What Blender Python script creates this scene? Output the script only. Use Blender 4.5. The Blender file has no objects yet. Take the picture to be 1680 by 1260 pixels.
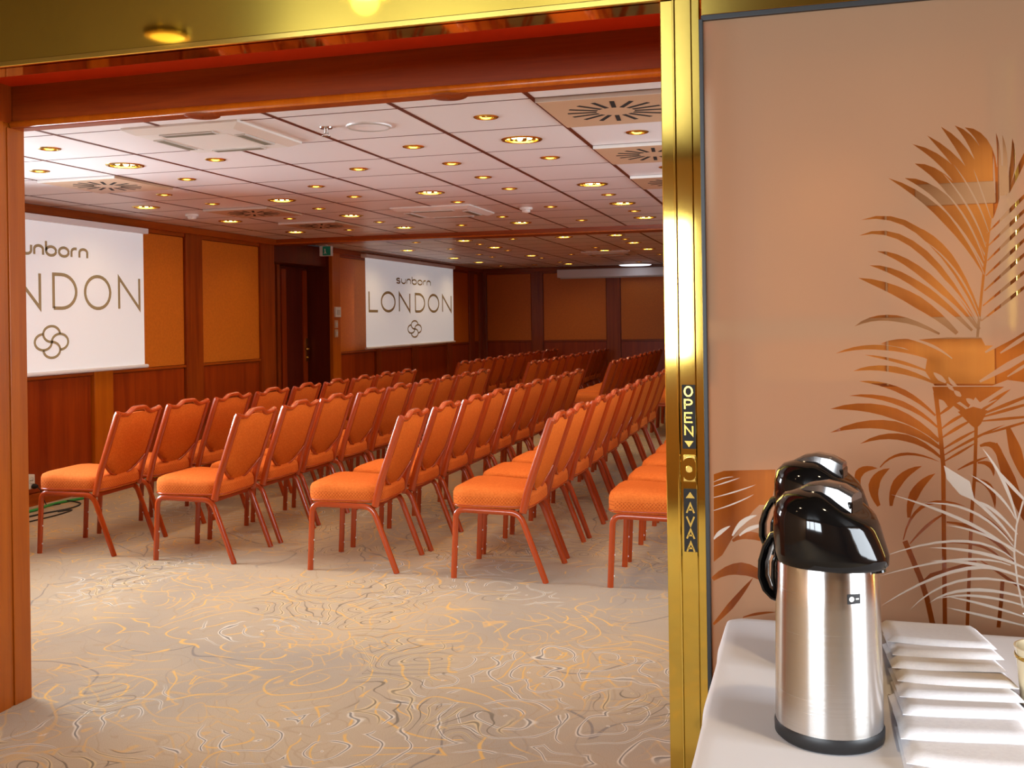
import bpy, bmesh, math, random
from mathutils import Vector, Matrix
from mathutils.geometry import delaunay_2d_cdt
random.seed(7)
sc = bpy.context.scene
col = sc.collection
PI = math.pi

# ------------------------------------------------------------------ camera
TH, RO, FPX, CAMH, PCX, PCY = math.radians(16.0), math.radians(0.8), 1646.0, 1.4, 840.0, 523.5
_f = Vector((-math.sin(TH), math.cos(TH), 0)); _r = Vector((math.cos(TH), math.sin(TH), 0)); _u = Vector((0, 0, 1))
_rc = _r*math.cos(RO) - _u*math.sin(RO); _uc = _u*math.cos(RO) + _r*math.sin(RO)
cam_d = bpy.data.cameras.new('camera'); cam = bpy.data.objects.new('camera', cam_d); col.objects.link(cam)
cam.matrix_world = Matrix(((_rc.x, _uc.x, -_f.x, 0), (_rc.y, _uc.y, -_f.y, 0), (_rc.z, _uc.z, -_f.z, CAMH), (0, 0, 0, 1)))
cam_d.sensor_width = 36; cam_d.lens = FPX/1680*36; cam_d.shift_y = -(630-PCY)/1680
cam_d.clip_start = 0.05; cam_d.clip_end = 200
sc.camera = cam
CAM = Vector((0, 0, CAMH))
def on(ax, val, x, y):
    """point of the plane (axis = val) seen at photo pixel x, y"""
    d = _f*FPX + _rc*(x-PCX) + _uc*(PCY-y)
    return CAM + d*((val-CAM[ax])/d[ax])

# ------------------------------------------------------------------ world, daylight, exposure
w = bpy.data.worlds.new('world'); sc.world = w; w.use_nodes = True
bg = w.node_tree.nodes['Background']; bg.inputs[0].default_value = (0.86, 0.93, 1.0, 1); bg.inputs[1].default_value = 2.2
sc.view_settings.view_transform = 'Standard'; sc.view_settings.look = 'None'
sc.view_settings.gamma = 1.0; sc.view_settings.use_curve_mapping = False
sc.view_settings.exposure = 0.0
sc.cycles.use_denoising = True
sc.cycles.max_bounces = 7; sc.cycles.diffuse_bounces = 3; sc.cycles.glossy_bounces = 3
sc.cycles.use_adaptive_sampling = True; sc.cycles.adaptive_threshold = 0.04
sc.cycles.transmission_bounces = 6; sc.cycles.transparent_max_bounces = 12
sc.cycles.sample_clamp_indirect = 6.0
sc.cycles.caustics_reflective = False; sc.cycles.caustics_refractive = False

def area(name, loc, direction, sx, sy, power, color=(1, 1, 1)):
    l = bpy.data.lights.new(name, 'AREA'); l.shape = 'RECTANGLE'; l.size = sx; l.size_y = sy
    l.energy = power; l.color = color
    o = bpy.data.objects.new(name, l); col.objects.link(o); o.location = loc
    o.rotation_euler = Vector(direction).to_track_quat('-Z', 'Y').to_euler()
    return o
SKY = (0.86, 0.93, 1.0)
area('daylight_screen_side', (-6.05, 4.6, 1.55), (1, 0, 0), 2.0, 1.1, 330, SKY)  # unseen fill added to brighten the near left ceiling
area('daylight_far_side', (1.62, 5.2, 1.5), (-1, 0, 0), 2.6, 1.2, 105, SKY)  # unseen fill added to light chairs and carpet from the right
area('daylight_far_side_deep', (1.62, 8.6, 1.5), (-1, 0, 0), 2.6, 1.2, 25, SKY)  # weaker unseen fill added further down the same side
area('daylight_lobby', (-2.54, -3.4, 1.62), (0.1, 1, 0), 3.4, 1.05, 350, SKY)
area('daylight_lobby_end', (3.3, 0.2, 1.6), (-1, 0, 0), 2.2, 1.6, 190, SKY)

# ------------------------------------------------------------------ materials
def new_mat(name):
    m = bpy.data.materials.new(name); m.use_nodes = True
    return m, m.node_tree, m.node_tree.nodes['Principled BSDF']
def setp(b, base=None, rough=None, metal=None, coat=None, spec=None, emit=None, estr=None, sheen=None, trans=None):
    if base is not None: b.inputs['Base Color'].default_value = (*base, 1)
    if rough is not None: b.inputs['Roughness'].default_value = rough
    if metal is not None: b.inputs['Metallic'].default_value = metal
    if coat is not None:
        b.inputs['Coat Weight'].default_value = coat; b.inputs['Coat Roughness'].default_value = 0.08
    if spec is not None: b.inputs['Specular IOR Level'].default_value = spec
    if emit is not None: b.inputs['Emission Color'].default_value = (*emit, 1)
    if estr is not None: b.inputs['Emission Strength'].default_value = estr
    if sheen is not None: b.inputs['Sheen Weight'].default_value = sheen
    if trans is not None: b.inputs['Transmission Weight'].default_value = trans
def N(nt, t, **kw):
    n = nt.nodes.new(t)
    for k, v in kw.items(): setattr(n, k, v)
    return n
def plain(name, base, rough=0.5, metal=0.0, coat=None, spec=None, noise=0.0, nscale=30, **kw):
    m, nt, b = new_mat(name); setp(b, base, rough, metal, coat, spec, **kw)
    if noise:
        tc = N(nt, 'ShaderNodeTexCoord'); nz = N(nt, 'ShaderNodeTexNoise'); nz.inputs['Scale'].default_value = nscale; nz.inputs['Detail'].default_value = 4
        nt.links.new(tc.outputs['Object'], nz.inputs['Vector'])
        mx = N(nt, 'ShaderNodeMix', data_type='RGBA')
        mx.inputs[6].default_value = (*[c*(1-noise) for c in base], 1); mx.inputs[7].default_value = (*[min(1, c*(1+noise)) for c in base], 1)
        nt.links.new(nz.outputs['Fac'], mx.inputs[0]); nt.links.new(mx.outputs[2], b.inputs['Base Color'])
    return m
def wood(name, dark, light, rough=0.34, coat=0.12, axis='z', scale=6.0):
    """lacquered veneer: long grain streaks along one axis"""
    m, nt, b = new_mat(name); setp(b, light, rough, 0, coat, 0.35)
    tc = N(nt, 'ShaderNodeTexCoord'); mp = N(nt, 'ShaderNodeMapping')
    s = {'x': (0.5, 9, 9), 'y': (9, 0.5, 9), 'z': (9, 9, 0.5)}[axis]
    mp.inputs['Scale'].default_value = s
    nt.links.new(tc.outputs['Object'], mp.inputs['Vector'])
    n1 = N(nt, 'ShaderNodeTexNoise'); n1.inputs['Scale'].default_value = scale*0.35; n1.inputs['Detail'].default_value = 6; n1.inputs['Distortion'].default_value = 0.6
    n2 = N(nt, 'ShaderNodeTexNoise'); n2.inputs['Scale'].default_value = scale*3; n2.inputs['Detail'].default_value = 3
    nt.links.new(mp.outputs[0], n1.inputs['Vector']); nt.links.new(mp.outputs[0], n2.inputs['Vector'])
    ad = N(nt, 'ShaderNodeMath', operation='MULTIPLY_ADD'); ad.inputs[1].default_value = 0.3; nt.links.new(n2.outputs['Fac'], ad.inputs[0]); nt.links.new(n1.outputs['Fac'], ad.inputs[2])
    cr = N(nt, 'ShaderNodeValToRGB'); cr.color_ramp.elements[0].position = 0.42; cr.color_ramp.elements[0].color = (*dark, 1)
    cr.color_ramp.elements[1].position = 0.85; cr.color_ramp.elements[1].color = (*light, 1)
    nt.links.new(ad.outputs[0], cr.inputs[0]); nt.links.new(cr.outputs[0], b.inputs['Base Color'])
    return m
def fabric(name, c1, c2, scale=220, rough=0.85, bump=0.25):
    m, nt, b = new_mat(name); setp(b, c1, rough, 0, None, 0.12)
    tc = N(nt, 'ShaderNodeTexCoord')
    n1 = N(nt, 'ShaderNodeTexNoise'); n1.inputs['Scale'].default_value = scale; n1.inputs['Detail'].default_value = 2
    v = N(nt, 'ShaderNodeTexVoronoi'); v.inputs['Scale'].default_value = scale*0.35
    nt.links.new(tc.outputs['Object'], n1.inputs['Vector']); nt.links.new(tc.outputs['Object'], v.inputs['Vector'])
    ml = N(nt, 'ShaderNodeMath', operation='MULTIPLY_ADD'); ml.inputs[1].default_value = 0.6
    nt.links.new(v.outputs['Distance'], ml.inputs[0]); nt.links.new(n1.outputs['Fac'], ml.inputs[2])
    cr = N(nt, 'ShaderNodeValToRGB'); cr.color_ramp.elements[0].position = 0.4; cr.color_ramp.elements[1].position = 1.0
    cr.color_ramp.elements[0].color = (*c2, 1); cr.color_ramp.elements[1].color = (*c1, 1)
    nt.links.new(ml.outputs[0], cr.inputs[0]); nt.links.new(cr.outputs[0], b.inputs['Base Color'])
    bp = N(nt, 'ShaderNodeBump'); bp.inputs['Strength'].default_value = bump; bp.inputs['Distance'].default_value = 0.002
    nt.links.new(ml.outputs[0], bp.inputs['Height']); nt.links.new(bp.outputs[0], b.inputs['Normal'])
    return m

M = {}
M['wood_z'] = wood('cherry_veneer_upright', (0.20, 0.026, 0.002), (0.36, 0.062, 0.004), axis='z')
M['wood_y'] = wood('cherry_veneer_long', (0.26, 0.038, 0.002), (0.42, 0.078, 0.004), axis='y')
M['wood_x'] = wood('cherry_veneer_cross', (0.26, 0.038, 0.002), (0.42, 0.078, 0.004), axis='x')
M['wood_head'] = wood('cherry_veneer_header', (0.19, 0.026, 0.002), (0.31, 0.052, 0.003), axis='x')
M['wood_light'] = wood('cherry_veneer_pale', (0.46, 0.095, 0.003), (0.60, 0.145, 0.004), axis='z')
M['wood_jamb'] = wood('cherry_veneer_jamb', (0.30, 0.060, 0.002), (0.42, 0.098, 0.003), axis='z')
M['wood_panel'] = wood('cherry_veneer_panel', (0.24, 0.025, 0.002), (0.40, 0.055, 0.003), axis='z', scale=4)
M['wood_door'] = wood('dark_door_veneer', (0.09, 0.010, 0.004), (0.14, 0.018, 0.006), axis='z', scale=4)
M['soffit_red'] = plain('red_lacquered_soffit', (0.80, 0.050, 0.004), 0.35, coat=0.1)
M['wall_fabric'] = fabric('orange_wall_fabric', (0.68, 0.180, 0.010), (0.58, 0.145, 0.007), scale=120, rough=0.48, bump=0.05)
M['wall_fabric'].node_tree.nodes['Principled BSDF'].inputs['Specular IOR Level'].default_value = 0.4
M['chair_fabric'] = fabric('orange_upholstery', (0.68, 0.160, 0.020), (0.54, 0.100, 0.009), scale=260, bump=0.4)
def seat_mat():
    m = fabric('orange_seat_upholstery', (0.76, 0.195, 0.036), (0.64, 0.130, 0.018), scale=260, bump=0.4); nt = m.node_tree; b = nt.nodes['Principled BSDF']; L = nt.links.new
    src = b.inputs['Base Color'].links[0].from_socket
    tc = N(nt, 'ShaderNodeTexCoord'); sp = N(nt, 'ShaderNodeSeparateXYZ'); L(tc.outputs['Object'], sp.inputs[0])
    def mth(op, a, c):
        n = N(nt, 'ShaderNodeMath', operation=op)
        for i, v in enumerate((a, c)):
            if isinstance(v, (int, float)): n.inputs[i].default_value = v
            else: L(v, n.inputs[i])
        return n.outputs[0]
    band = mth('MULTIPLY', mth('GREATER_THAN', sp.outputs[2], 0.407), mth('LESS_THAN', sp.outputs[2], 0.447))
    zig = mth('MULTIPLY', mth('SINE', mth('MULTIPLY', mth('ADD', sp.outputs[0], sp.outputs[1]), 330.0), 0), mth('SINE', mth('MULTIPLY', sp.outputs[2], 320.0), 0))
    f = mth('MULTIPLY', mth('MULTIPLY', band, mth('GREATER_THAN', zig, 0.15)), 0.55)
    mx = N(nt, 'ShaderNodeMix', data_type='RGBA'); L(f, mx.inputs[0]); L(src, mx.inputs[6]); mx.inputs[7].default_value = (0.42, 0.055, 0.008, 1); L(mx.outputs[2], b.inputs['Base Color'])
    return m
M['seat_fabric'] = seat_mat()
M['chair_frame'] = plain('orange_brown_tube', (0.42, 0.055, 0.006), 0.25, coat=0.3)
M['brass'] = plain('polished_brass', (0.78, 0.56, 0.12), 0.06, 1.0, noise=0.08, nscale=4)
M['brass_dark'] = plain('aged_brass_sheet', (0.62, 0.44, 0.07), 0.045, 1.0, noise=0.15, nscale=3)
M['gold'] = plain('gold_rim', (0.80, 0.56, 0.14), 0.22, 1.0)
M['reflector'] = plain('gold_reflector', (0.55, 0.38, 0.09), 0.18, 1.0)
M['tile'] = plain('white_metal_tile', (0.86, 0.83, 0.84), 0.34, spec=0.5)
M['void'] = plain('ceiling_void_brown', (0.055, 0.014, 0.006), 0.6)
M['rail'] = plain('dark_red_grid_rail', (0.10, 0.016, 0.005), 0.4)
M['diffuser'] = plain('beige_diffuser_plate', (0.62, 0.42, 0.27), 0.4)
M['plastic'] = plain('white_plastic', (0.82, 0.80, 0.76), 0.35)
M['plastic_grey'] = plain('pale_grey_plastic', (0.62, 0.61, 0.58), 0.4)
M['louvre'] = plain('grey_green_louvre', (0.20, 0.19, 0.14), 0.5)
M['black'] = plain('black_gloss_plastic', (0.004, 0.0035, 0.0035), 0.07, spec=0.4)
M['black_matte'] = plain('black_matte', (0.010, 0.010, 0.011), 0.45)
M['slot'] = plain('slot_black', (0.006, 0.004, 0.003), 0.8)
M['green'] = plain('green_rubber', (0.03, 0.30, 0.06), 0.4)
M['exit_green'] = plain('green_sign_face', (0.01, 0.20, 0.12), 0.4, emit=(0.01, 0.16, 0.09), estr=0.08)
M['ink'] = plain('bronze_print', (0.42, 0.34, 0.18), 0.7)
M['cloth'] = plain('white_table_linen', (0.90, 0.88, 0.91), 0.8, spec=0.2)
M['napkin'] = fabric('white_napkin_cotton', (0.88, 0.86, 0.88), (0.84, 0.81, 0.84), scale=300, rough=0.85, bump=0.15)
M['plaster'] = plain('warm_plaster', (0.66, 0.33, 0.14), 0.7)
M['plaster_dim'] = plain('lobby_wall', (0.42, 0.20, 0.07), 0.5)
M['lobby_dark'] = plain('lobby_ceiling_brown', (0.045, 0.026, 0.010), 0.4)
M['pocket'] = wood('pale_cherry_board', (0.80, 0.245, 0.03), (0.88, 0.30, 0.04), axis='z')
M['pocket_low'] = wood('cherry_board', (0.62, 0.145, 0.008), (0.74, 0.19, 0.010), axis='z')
M['cream'] = plain('cream_glaze', (0.80, 0.68, 0.45), 0.15, coat=0.6)
M['steel_lid'] = plain('brown_grey_lever', (0.05, 0.042, 0.04), 0.12, coat=0.8)
M['bulb'] = plain('lit_bulb', (1, 0.8, 0.4), 0.5, emit=(1.0, 0.83, 0.42), estr=9)
M['bulb_soft'] = plain('lit_lens', (1, 0.8, 0.4), 0.5, emit=(1.0, 0.66, 0.22), estr=2.2)
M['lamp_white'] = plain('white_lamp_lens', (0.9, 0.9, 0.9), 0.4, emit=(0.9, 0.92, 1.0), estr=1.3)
M['screen'] = plain('lit_projection_canvas', (0.86, 0.87, 0.88), 0.8, emit=(0.90, 0.95, 1.0), estr=0.25)
M['screen_edge'] = plain('screen_case_white', (0.80, 0.77, 0.78), 0.4)

def steel_mat():
    m, nt, b = new_mat('brushed_steel'); setp(b, (0.66, 0.64, 0.61), 0.24, 1.0)
    b.inputs['Anisotropic'].default_value = 0.9; b.inputs['Anisotropic Rotation'].default_value = 0.25
    tg = N(nt, 'ShaderNodeTangent', direction_type='RADIAL', axis='Z'); nt.links.new(tg.outputs[0], b.inputs['Tangent'])
    tc = N(nt, 'ShaderNodeTexCoord'); mp = N(nt, 'ShaderNodeMapping'); mp.inputs['Scale'].default_value = (2, 2, 180)
    nz = N(nt, 'ShaderNodeTexNoise'); nz.inputs['Scale'].default_value = 3
    nt.links.new(tc.outputs['Object'], mp.inputs[0]); nt.links.new(mp.outputs[0], nz.inputs['Vector'])
    mr = N(nt, 'ShaderNodeMapRange'); mr.inputs[3].default_value = 0.20; mr.inputs[4].default_value = 0.30
    nt.links.new(nz.outputs['Fac'], mr.inputs[0]); nt.links.new(mr.outputs[0], b.inputs['Roughness'])
    return m
for _k in ('bulb', 'bulb_soft', 'exit_green'): M[_k].cycles.emission_sampling = 'NONE'
M['steel'] = steel_mat()

def frosted_mat(name, tint, k_diff):
    m, nt, b = new_mat(name)
    out = nt.nodes['Material Output']; setp(b, tint, 0.55, 0, 0.0, 0.2)
    tr = N(nt, 'ShaderNodeBsdfTranslucent'); tr.inputs[0].default_value = (0.80, 0.62, 0.46, 1)
    rf = N(nt, 'ShaderNodeBsdfRefraction'); rf.inputs['Color'].default_value = (0.92, 0.80, 0.68, 1); rf.inputs['Roughness'].default_value = 0.42; rf.inputs['IOR'].default_value = 1.25
    m1 = N(nt, 'ShaderNodeMixShader'); m1.inputs[0].default_value = 0.62
    nt.links.new(tr.outputs[0], m1.inputs[1]); nt.links.new(rf.outputs[0], m1.inputs[2])
    m2 = N(nt, 'ShaderNodeMixShader'); m2.inputs[0].default_value = k_diff
    nt.links.new(m1.outputs[0], m2.inputs[1]); nt.links.new(b.outputs[0], m2.inputs[2])
    nt.links.new(m2.outputs[0], out.inputs[0])
    return m
M['frost'] = frosted_mat('satin_etched_glass', (0.42, 0.255, 0.145), 0.45)
M['frost_white'] = frosted_mat('deep_etched_glass', (0.55, 0.47, 0.39), 0.75)
def clear_mat(name, tint=(1, 1, 1)):
    m, nt, b = new_mat(name); out = nt.nodes['Material Output']; nt.nodes.remove(b)
    t = N(nt, 'ShaderNodeBsdfTransparent'); t.inputs[0].default_value = (*tint, 1)
    g = N(nt, 'ShaderNodeBsdfGlossy'); g.inputs['Roughness'].default_value = 0.02
    fr = N(nt, 'ShaderNodeFresnel'); fr.inputs[0].default_value = 1.5
    mx = N(nt, 'ShaderNodeMixShader'); nt.links.new(fr.outputs[0], mx.inputs[0])
    nt.links.new(t.outputs[0], mx.inputs[1]); nt.links.new(g.outputs[0], mx.inputs[2]); nt.links.new(mx.outputs[0], out.inputs[0])
    return m
M['clear'] = clear_mat('clear_glass', (0.97, 0.98, 0.97))

def carpet_mat():
    m, nt, b = new_mat('scroll_pattern_carpet'); setp(b, (0.5, 0.4, 0.3), 0.95, 0, None, 0.1, sheen=0.1)
    L = nt.links.new
    tc = N(nt, 'ShaderNodeTexCoord')
    def noise(vec, scale, detail=2.0, dist=0.0, off=(0, 0, 0)):
        mp = N(nt, 'ShaderNodeMapping'); mp.inputs['Location'].default_value = off; L(vec, mp.inputs[0])
        n = N(nt, 'ShaderNodeTexNoise'); n.inputs['Scale'].default_value = scale; n.inputs['Detail'].default_value = detail; n.inputs['Distortion'].default_value = dist
        L(mp.outputs[0], n.inputs['Vector']); return n
    def math_(op, a, bb=None, c=None):
        n = N(nt, 'ShaderNodeMath', operation=op)
        for i, v in enumerate((a, bb, c)):
            if v is None: continue
            if isinstance(v, (int, float)): n.inputs[i].default_value = v
            else: L(v, n.inputs[i])
        return n.outputs[0]
    def ramp(v, lo, hi):
        n = N(nt, 'ShaderNodeMapRange'); n.interpolation_type = 'SMOOTHSTEP'; n.inputs[1].default_value = lo; n.inputs[2].default_value = hi
        L(v, n.inputs[0]); return n.outputs[0]
    base = tc.outputs['Object']
    def warped(scale, amt, off):
        n = noise(base, scale, 2, 0, off)
        s = N(nt, 'ShaderNodeVectorMath', operation='SUBTRACT'); L(n.outputs['Color'], s.inputs[0]); s.inputs[1].default_value = (0.5, 0.5, 0.5)
        k = N(nt, 'ShaderNodeVectorMath', operation='SCALE'); L(s.outputs[0], k.inputs[0]); k.inputs['Scale'].default_value = amt
        a = N(nt, 'ShaderNodeVectorMath', operation='ADD'); L(base, a.inputs[0]); L(k.outputs[0], a.inputs[1])
        return a.outputs[0]
    def contour(val, freq, width):
        s = math_('SINE', math_('MULTIPLY', val, freq))
        return ramp(math_('ABSOLUTE', s), width, width*0.35)   # 1 on the line
    # scroll lines: rings of warped cell distance (petals, shells, tendrils)
    w1 = warped(1.6, 0.55, (3, 1, 0)); w2 = warped(1.1, 0.9, (9, 4, 0)); w3 = warped(3.2, 0.26, (1, 7, 0)); w4 = warped(2.2, 0.5, (6, 2, 0))
    def vor(vec, scale, smooth=0.0):
        v = N(nt, 'ShaderNodeTexVoronoi'); v.voronoi_dimensions = '2D'; v.inputs['Scale'].default_value = scale; L(vec, v.inputs['Vector'])
        if smooth: v.feature = 'SMOOTH_F1'; v.inputs['Smoothness'].default_value = smooth
        return v.outputs['Distance']
    def rings(vec, scale, freq, half, smooth=0.0): return contour(vor(vec, scale, smooth), freq, half*freq*scale)
    mask = lambda sc_, off, lo, hi: ramp(noise(base, sc_, 1.5, 0.4, off).outputs['Fac'], lo, hi)
    m_gold = mask(0.75, (2.3, 5.1, 0), 0.43, 0.50); m_gold2 = mask(0.9, (6.3, 2.1, 0), 0.44, 0.52)
    m_grey = mask(0.6, (4.4, 8.1, 0), 0.46, 0.54); m_white = mask(1.0, (4.2, 9.1, 0), 0.54, 0.58); m_dark = mask(1.1, (8.7, 1.4, 0), 0.55, 0.59)
    mul = lambda a, bb: math_('MULTIPLY', a, bb)
    brk = lambda off, lo=0.44: ramp(noise(base, 4.5, 1, 0.5, off).outputs['Fac'], lo, lo+0.05)
    gold = mul(mul(rings(w1, 2.0, 17, 0.0065), m_gold), brk((1, 1, 0))); gold2 = mul(mul(rings(w4, 3.4, 13, 0.0060, 0.2), m_gold2), brk((5, 3, 0), 0.40)); gold3 = mul(rings(w2, 1.2, 19, 0.006, 0.3), m_gold2)
    grey = mul(rings(w2, 1.15, 7.5, 0.0075), m_grey); grey2 = mul(rings(w1, 1.6, 9, 0.005, 0.15), m_grey)
    b3 = brk((2, 6, 0), 0.40); white = mul(mul(rings(w3, 3.2, 12, 0.0105), m_white), b3); dark = mul(mul(rings(w3, 3.2, 12, 0.004), m_white), b3)
    pale2 = mul(rings(w4, 3.0, 14, 0.0105), m_dark); dark2 = mul(rings(w4, 3.0, 28, 0.0035), m_dark)
    tan = math_('MAXIMUM', mul(rings(w4, 2.1, 21, 0.0045, 0.25), brk((7, 7, 0), 0.46)), mul(rings(w1, 3.0, 19, 0.0035), brk((3, 9, 0), 0.50)))
    # ground colour with soft drifts
    g = N(nt, 'ShaderNodeValToRGB'); e = g.color_ramp.elements
    e[0].position = 0.36; e[0].color = (0.375, 0.305, 0.230, 1); e[1].position = 0.64; e[1].color = (0.52, 0.39, 0.245, 1)
    L(noise(base, 0.8, 3, 0.3, (1, 2, 0)).outputs['Fac'], g.inputs[0])
    cur = g.outputs[0]
    def over(cur, fac, colr, k):
        mx = N(nt, 'ShaderNodeMix', data_type='RGBA'); L(math_('MULTIPLY', fac, k), mx.inputs[0]); L(cur, mx.inputs[6]); mx.inputs[7].default_value = (*colr, 1); return mx.outputs[2]
    cur = over(cur, grey2, (0.30, 0.25, 0.20), 0.5)
    cur = over(cur, grey, (0.19, 0.165, 0.15), 0.75)
    cur = over(cur, tan, (0.40, 0.28, 0.16), 0.45)
    cur = over(cur, gold3, (0.62, 0.38, 0.14), 0.55)
    cur = over(cur, gold2, (0.68, 0.40, 0.13), 0.62)
    cur = over(cur, gold, (0.76, 0.44, 0.10), 0.82)
    cur = over(cur, white, (0.74, 0.68, 0.58), 0.8)
    cur = over(cur, dark, (0.15, 0.13, 0.11), 0.85)
    cur = over(cur, pale2, (0.68, 0.52, 0.28), 0.75)
    cur = over(cur, dark2, (0.14, 0.105, 0.065), 0.8)
    fine = noise(base, 240, 2, 0).outputs['Fac']
    mx = N(nt, 'ShaderNodeMix', data_type='RGBA', blend_type='MULTIPLY'); mx.inputs[0].default_value = 1
    cr = N(nt, 'ShaderNodeMapRange'); cr.inputs[3].default_value = 0.82; cr.inputs[4].default_value = 1.15; L(fine, cr.inputs[0])
    L(cur, mx.inputs[6]); L(cr.outputs[0], mx.inputs[7]); L(mx.outputs[2], b.inputs['Base Color'])
    bp = N(nt, 'ShaderNodeBump'); bp.inputs['Strength'].default_value = 0.3; bp.inputs['Distance'].default_value = 0.004; L(fine, bp.inputs['Height']); L(bp.outputs[0], b.inputs['Normal'])
    return m
M['carpet'] = carpet_mat()

# ------------------------------------------------------------------ mesh helpers
class MB:
    """collects vertices and faces of ONE mesh"""
    def __init__(s): s.v = []; s.f = []
    def add(s, vs, fs):
        o = len(s.v); s.v += [tuple(p) for p in vs]; s.f += [tuple(i+o for i in q) for q in fs]; return s
    def box(s, x0, x1, y0, y1, z0, z1, bev=0.0):
        if bev <= 0:
            return s.add([(x0, y0, z0), (x1, y0, z0), (x1, y1, z0), (x0, y1, z0), (x0, y0, z1), (x1, y0, z1), (x1, y1, z1), (x0, y1, z1)],
                         [(3, 2, 1, 0), (4, 5, 6, 7), (0, 1, 5, 4), (1, 2, 6, 5), (2, 3, 7, 6), (3, 0, 4, 7)])
        bm = bmesh.new(); bmesh.ops.create_cube(bm, size=1)
        for p in bm.verts: p.co = ((x0+x1)/2+p.co.x*(x1-x0), (y0+y1)/2+p.co.y*(y1-y0), (z0+z1)/2+p.co.z*(z1-z0))
        bmesh.ops.bevel(bm, geom=list(bm.edges), offset=bev, segments=2, affect='EDGES', profile=0.6)
        bm.verts.index_update(); s.add([p.co[:] for p in bm.verts], [[q.index for q in fc.verts] for fc in bm.faces]); bm.free(); return s
    def sweep(s, pts, hw, hh, side, n=8, power=4.0, scale=None, cap=True):
        """superellipse section (half sizes hw along `side`, hh across) swept along pts"""
        pts = [Vector(p) for p in pts]; side = Vector(side).normalized(); base = len(s.v); k = len(pts)
        for i, p in enumerate(pts):
            t = (pts[min(i+1, k-1)]-pts[max(i-1, 0)]).normalized()
            sd = (side - t*side.dot(t)).normalized(); nn = t.cross(sd).normalized()
            q = scale[i] if scale else 1.0
            for j in range(n):
                a = 2*PI*(j+0.5)/n; c, d = math.cos(a), math.sin(a)
                e = (abs(c)**power+abs(d)**power)**(-1/power)
                s.v.append(tuple(p + sd*(c*e*hw*q) + nn*(d*e*hh*q)))
        for i in range(k-1):
            for j in range(n):
                a = base+i*n+j; b_ = base+i*n+(j+1) % n
                s.f.append((a, b_, b_+n, a+n))
        if cap:
            s.f.append(tuple(base+j for j in range(n))[::-1]); s.f.append(tuple(base+(k-1)*n+j for j in range(n)))
        return s
    def tube(s, pts, rad, n=10, cap=True):
        pts = [Vector(p) for p in pts]; d = (pts[-1]-pts[0])
        side = Vector((0, 0, 1)) if abs(d.normalized().z) < 0.9 else Vector((1, 0, 0))
        return s.sweep(pts, rad, rad, side, n, 2.0, None, cap)
    def lathe(s, prof, n=32, cx=0, cy=0, cz=0):
        base = len(s.v); k = len(prof)
        for (r_, z) in prof:
            for j in range(n):
                a = 2*PI*j/n; s.v.append((cx+r_*math.cos(a), cy+r_*math.sin(a), cz+z))
        for i in range(k-1):
            for j in range(n):
                a = base+i*n+j; b_ = base+i*n+(j+1) % n; s.f.append((a, b_, b_+n, a+n))
        return s
    def disc(s, r_, z, n=32, cx=0, cy=0, up=True):
        base = len(s.v)
        for j in range(n): s.v.append((cx+r_*math.cos(2*PI*j/n), cy+r_*math.sin(2*PI*j/n), z))
        fc = tuple(range(base, base+n)); s.f.append(fc if up else fc[::-1]); return s
    def grid(s, fn, nu, nv):
        base = len(s.v)
        for i in range(nu+1):
            for j in range(nv+1): s.v.append(tuple(fn(i/nu, j/nv)))
        for i in range(nu):
            for j in range(nv):
                a = base+i*(nv+1)+j; s.f.append((a, a+nv+1, a+nv+2, a+1))
        return s
    def prism(s, poly, fn0, fn1):
        """closed plate from a planar polygon mapped by two functions"""
        b0 = len(s.v); k = len(poly)
        s.v += [tuple(fn0(p)) for p in poly] + [tuple(fn1(p)) for p in poly]
        s.f.append(tuple(range(b0, b0+k))); s.f.append(tuple(range(b0+k, b0+2*k))[::-1])
        for i in range(k):
            j = (i+1) % k; s.f.append((b0+i, b0+i+k, b0+j+k, b0+j))
        return s
    def mesh(s, name):
        me = bpy.data.meshes.new(name); me.from_pydata(s.v, [], s.f); me.update()
        bm = bmesh.new(); bm.from_mesh(me); bmesh.ops.recalc_face_normals(bm, faces=bm.faces); bm.to_mesh(me); bm.free()
        return me
    def build(s, name, mat, parent=None, smooth=False, loc=None, auto=None):
        return link(name, s.mesh(name), mat, parent, smooth, loc, auto)
def link(name, me, mat, parent=None, smooth=False, loc=None, auto=None):
    if mat is not None and not me.materials: me.materials.append(M[mat])
    if smooth and me.polygons:
        me.polygons.foreach_set('use_smooth', [True]*len(me.polygons))
        if auto: me.set_sharp_from_angle(angle=math.radians(auto))
    o = bpy.data.objects.new(name, me); col.objects.link(o)
    if parent is not None: o.parent = parent
    if loc is not None: o.location = loc
    return o
def tag(o, label=None, cat=None, group=None, kind=None):
    if label: o['label'] = label
    if cat: o['category'] = cat
    if group: o['group'] = group
    if kind: o['kind'] = kind
    return o
def empty(name, loc=(0, 0, 0), rz=0.0):
    o = bpy.data.objects.new(name, None); col.objects.link(o); o.location = loc; o.rotation_euler = (0, 0, rz); o.empty_display_size = 0.1
    return o
KIDS = {}
def kids(o): return [c for c in o.children]
def copy_tree(o, parent=None):
    c = o.copy(); col.objects.link(c)
    if parent is not None: c.parent = parent
    for ch in list(o.children): copy_tree(ch, c)
    return c
def struct(name, mb, mat, **kw):
    o = mb.build(name, mat, **kw); o['kind'] = 'structure'; return o
def part_box(name, mat, parent, x0, x1, y0, y1, z0, z1, bev=0.0):
    return MB().box(x0, x1, y0, y1, z0, z1, bev).build(name, mat, parent)
ORD = ['first', 'second', 'third', 'fourth', 'fifth', 'sixth', 'seventh', 'eighth', 'ninth', 'tenth', 'eleventh', 'twelfth', 'thirteenth', 'fourteenth', 'fifteenth']

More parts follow.
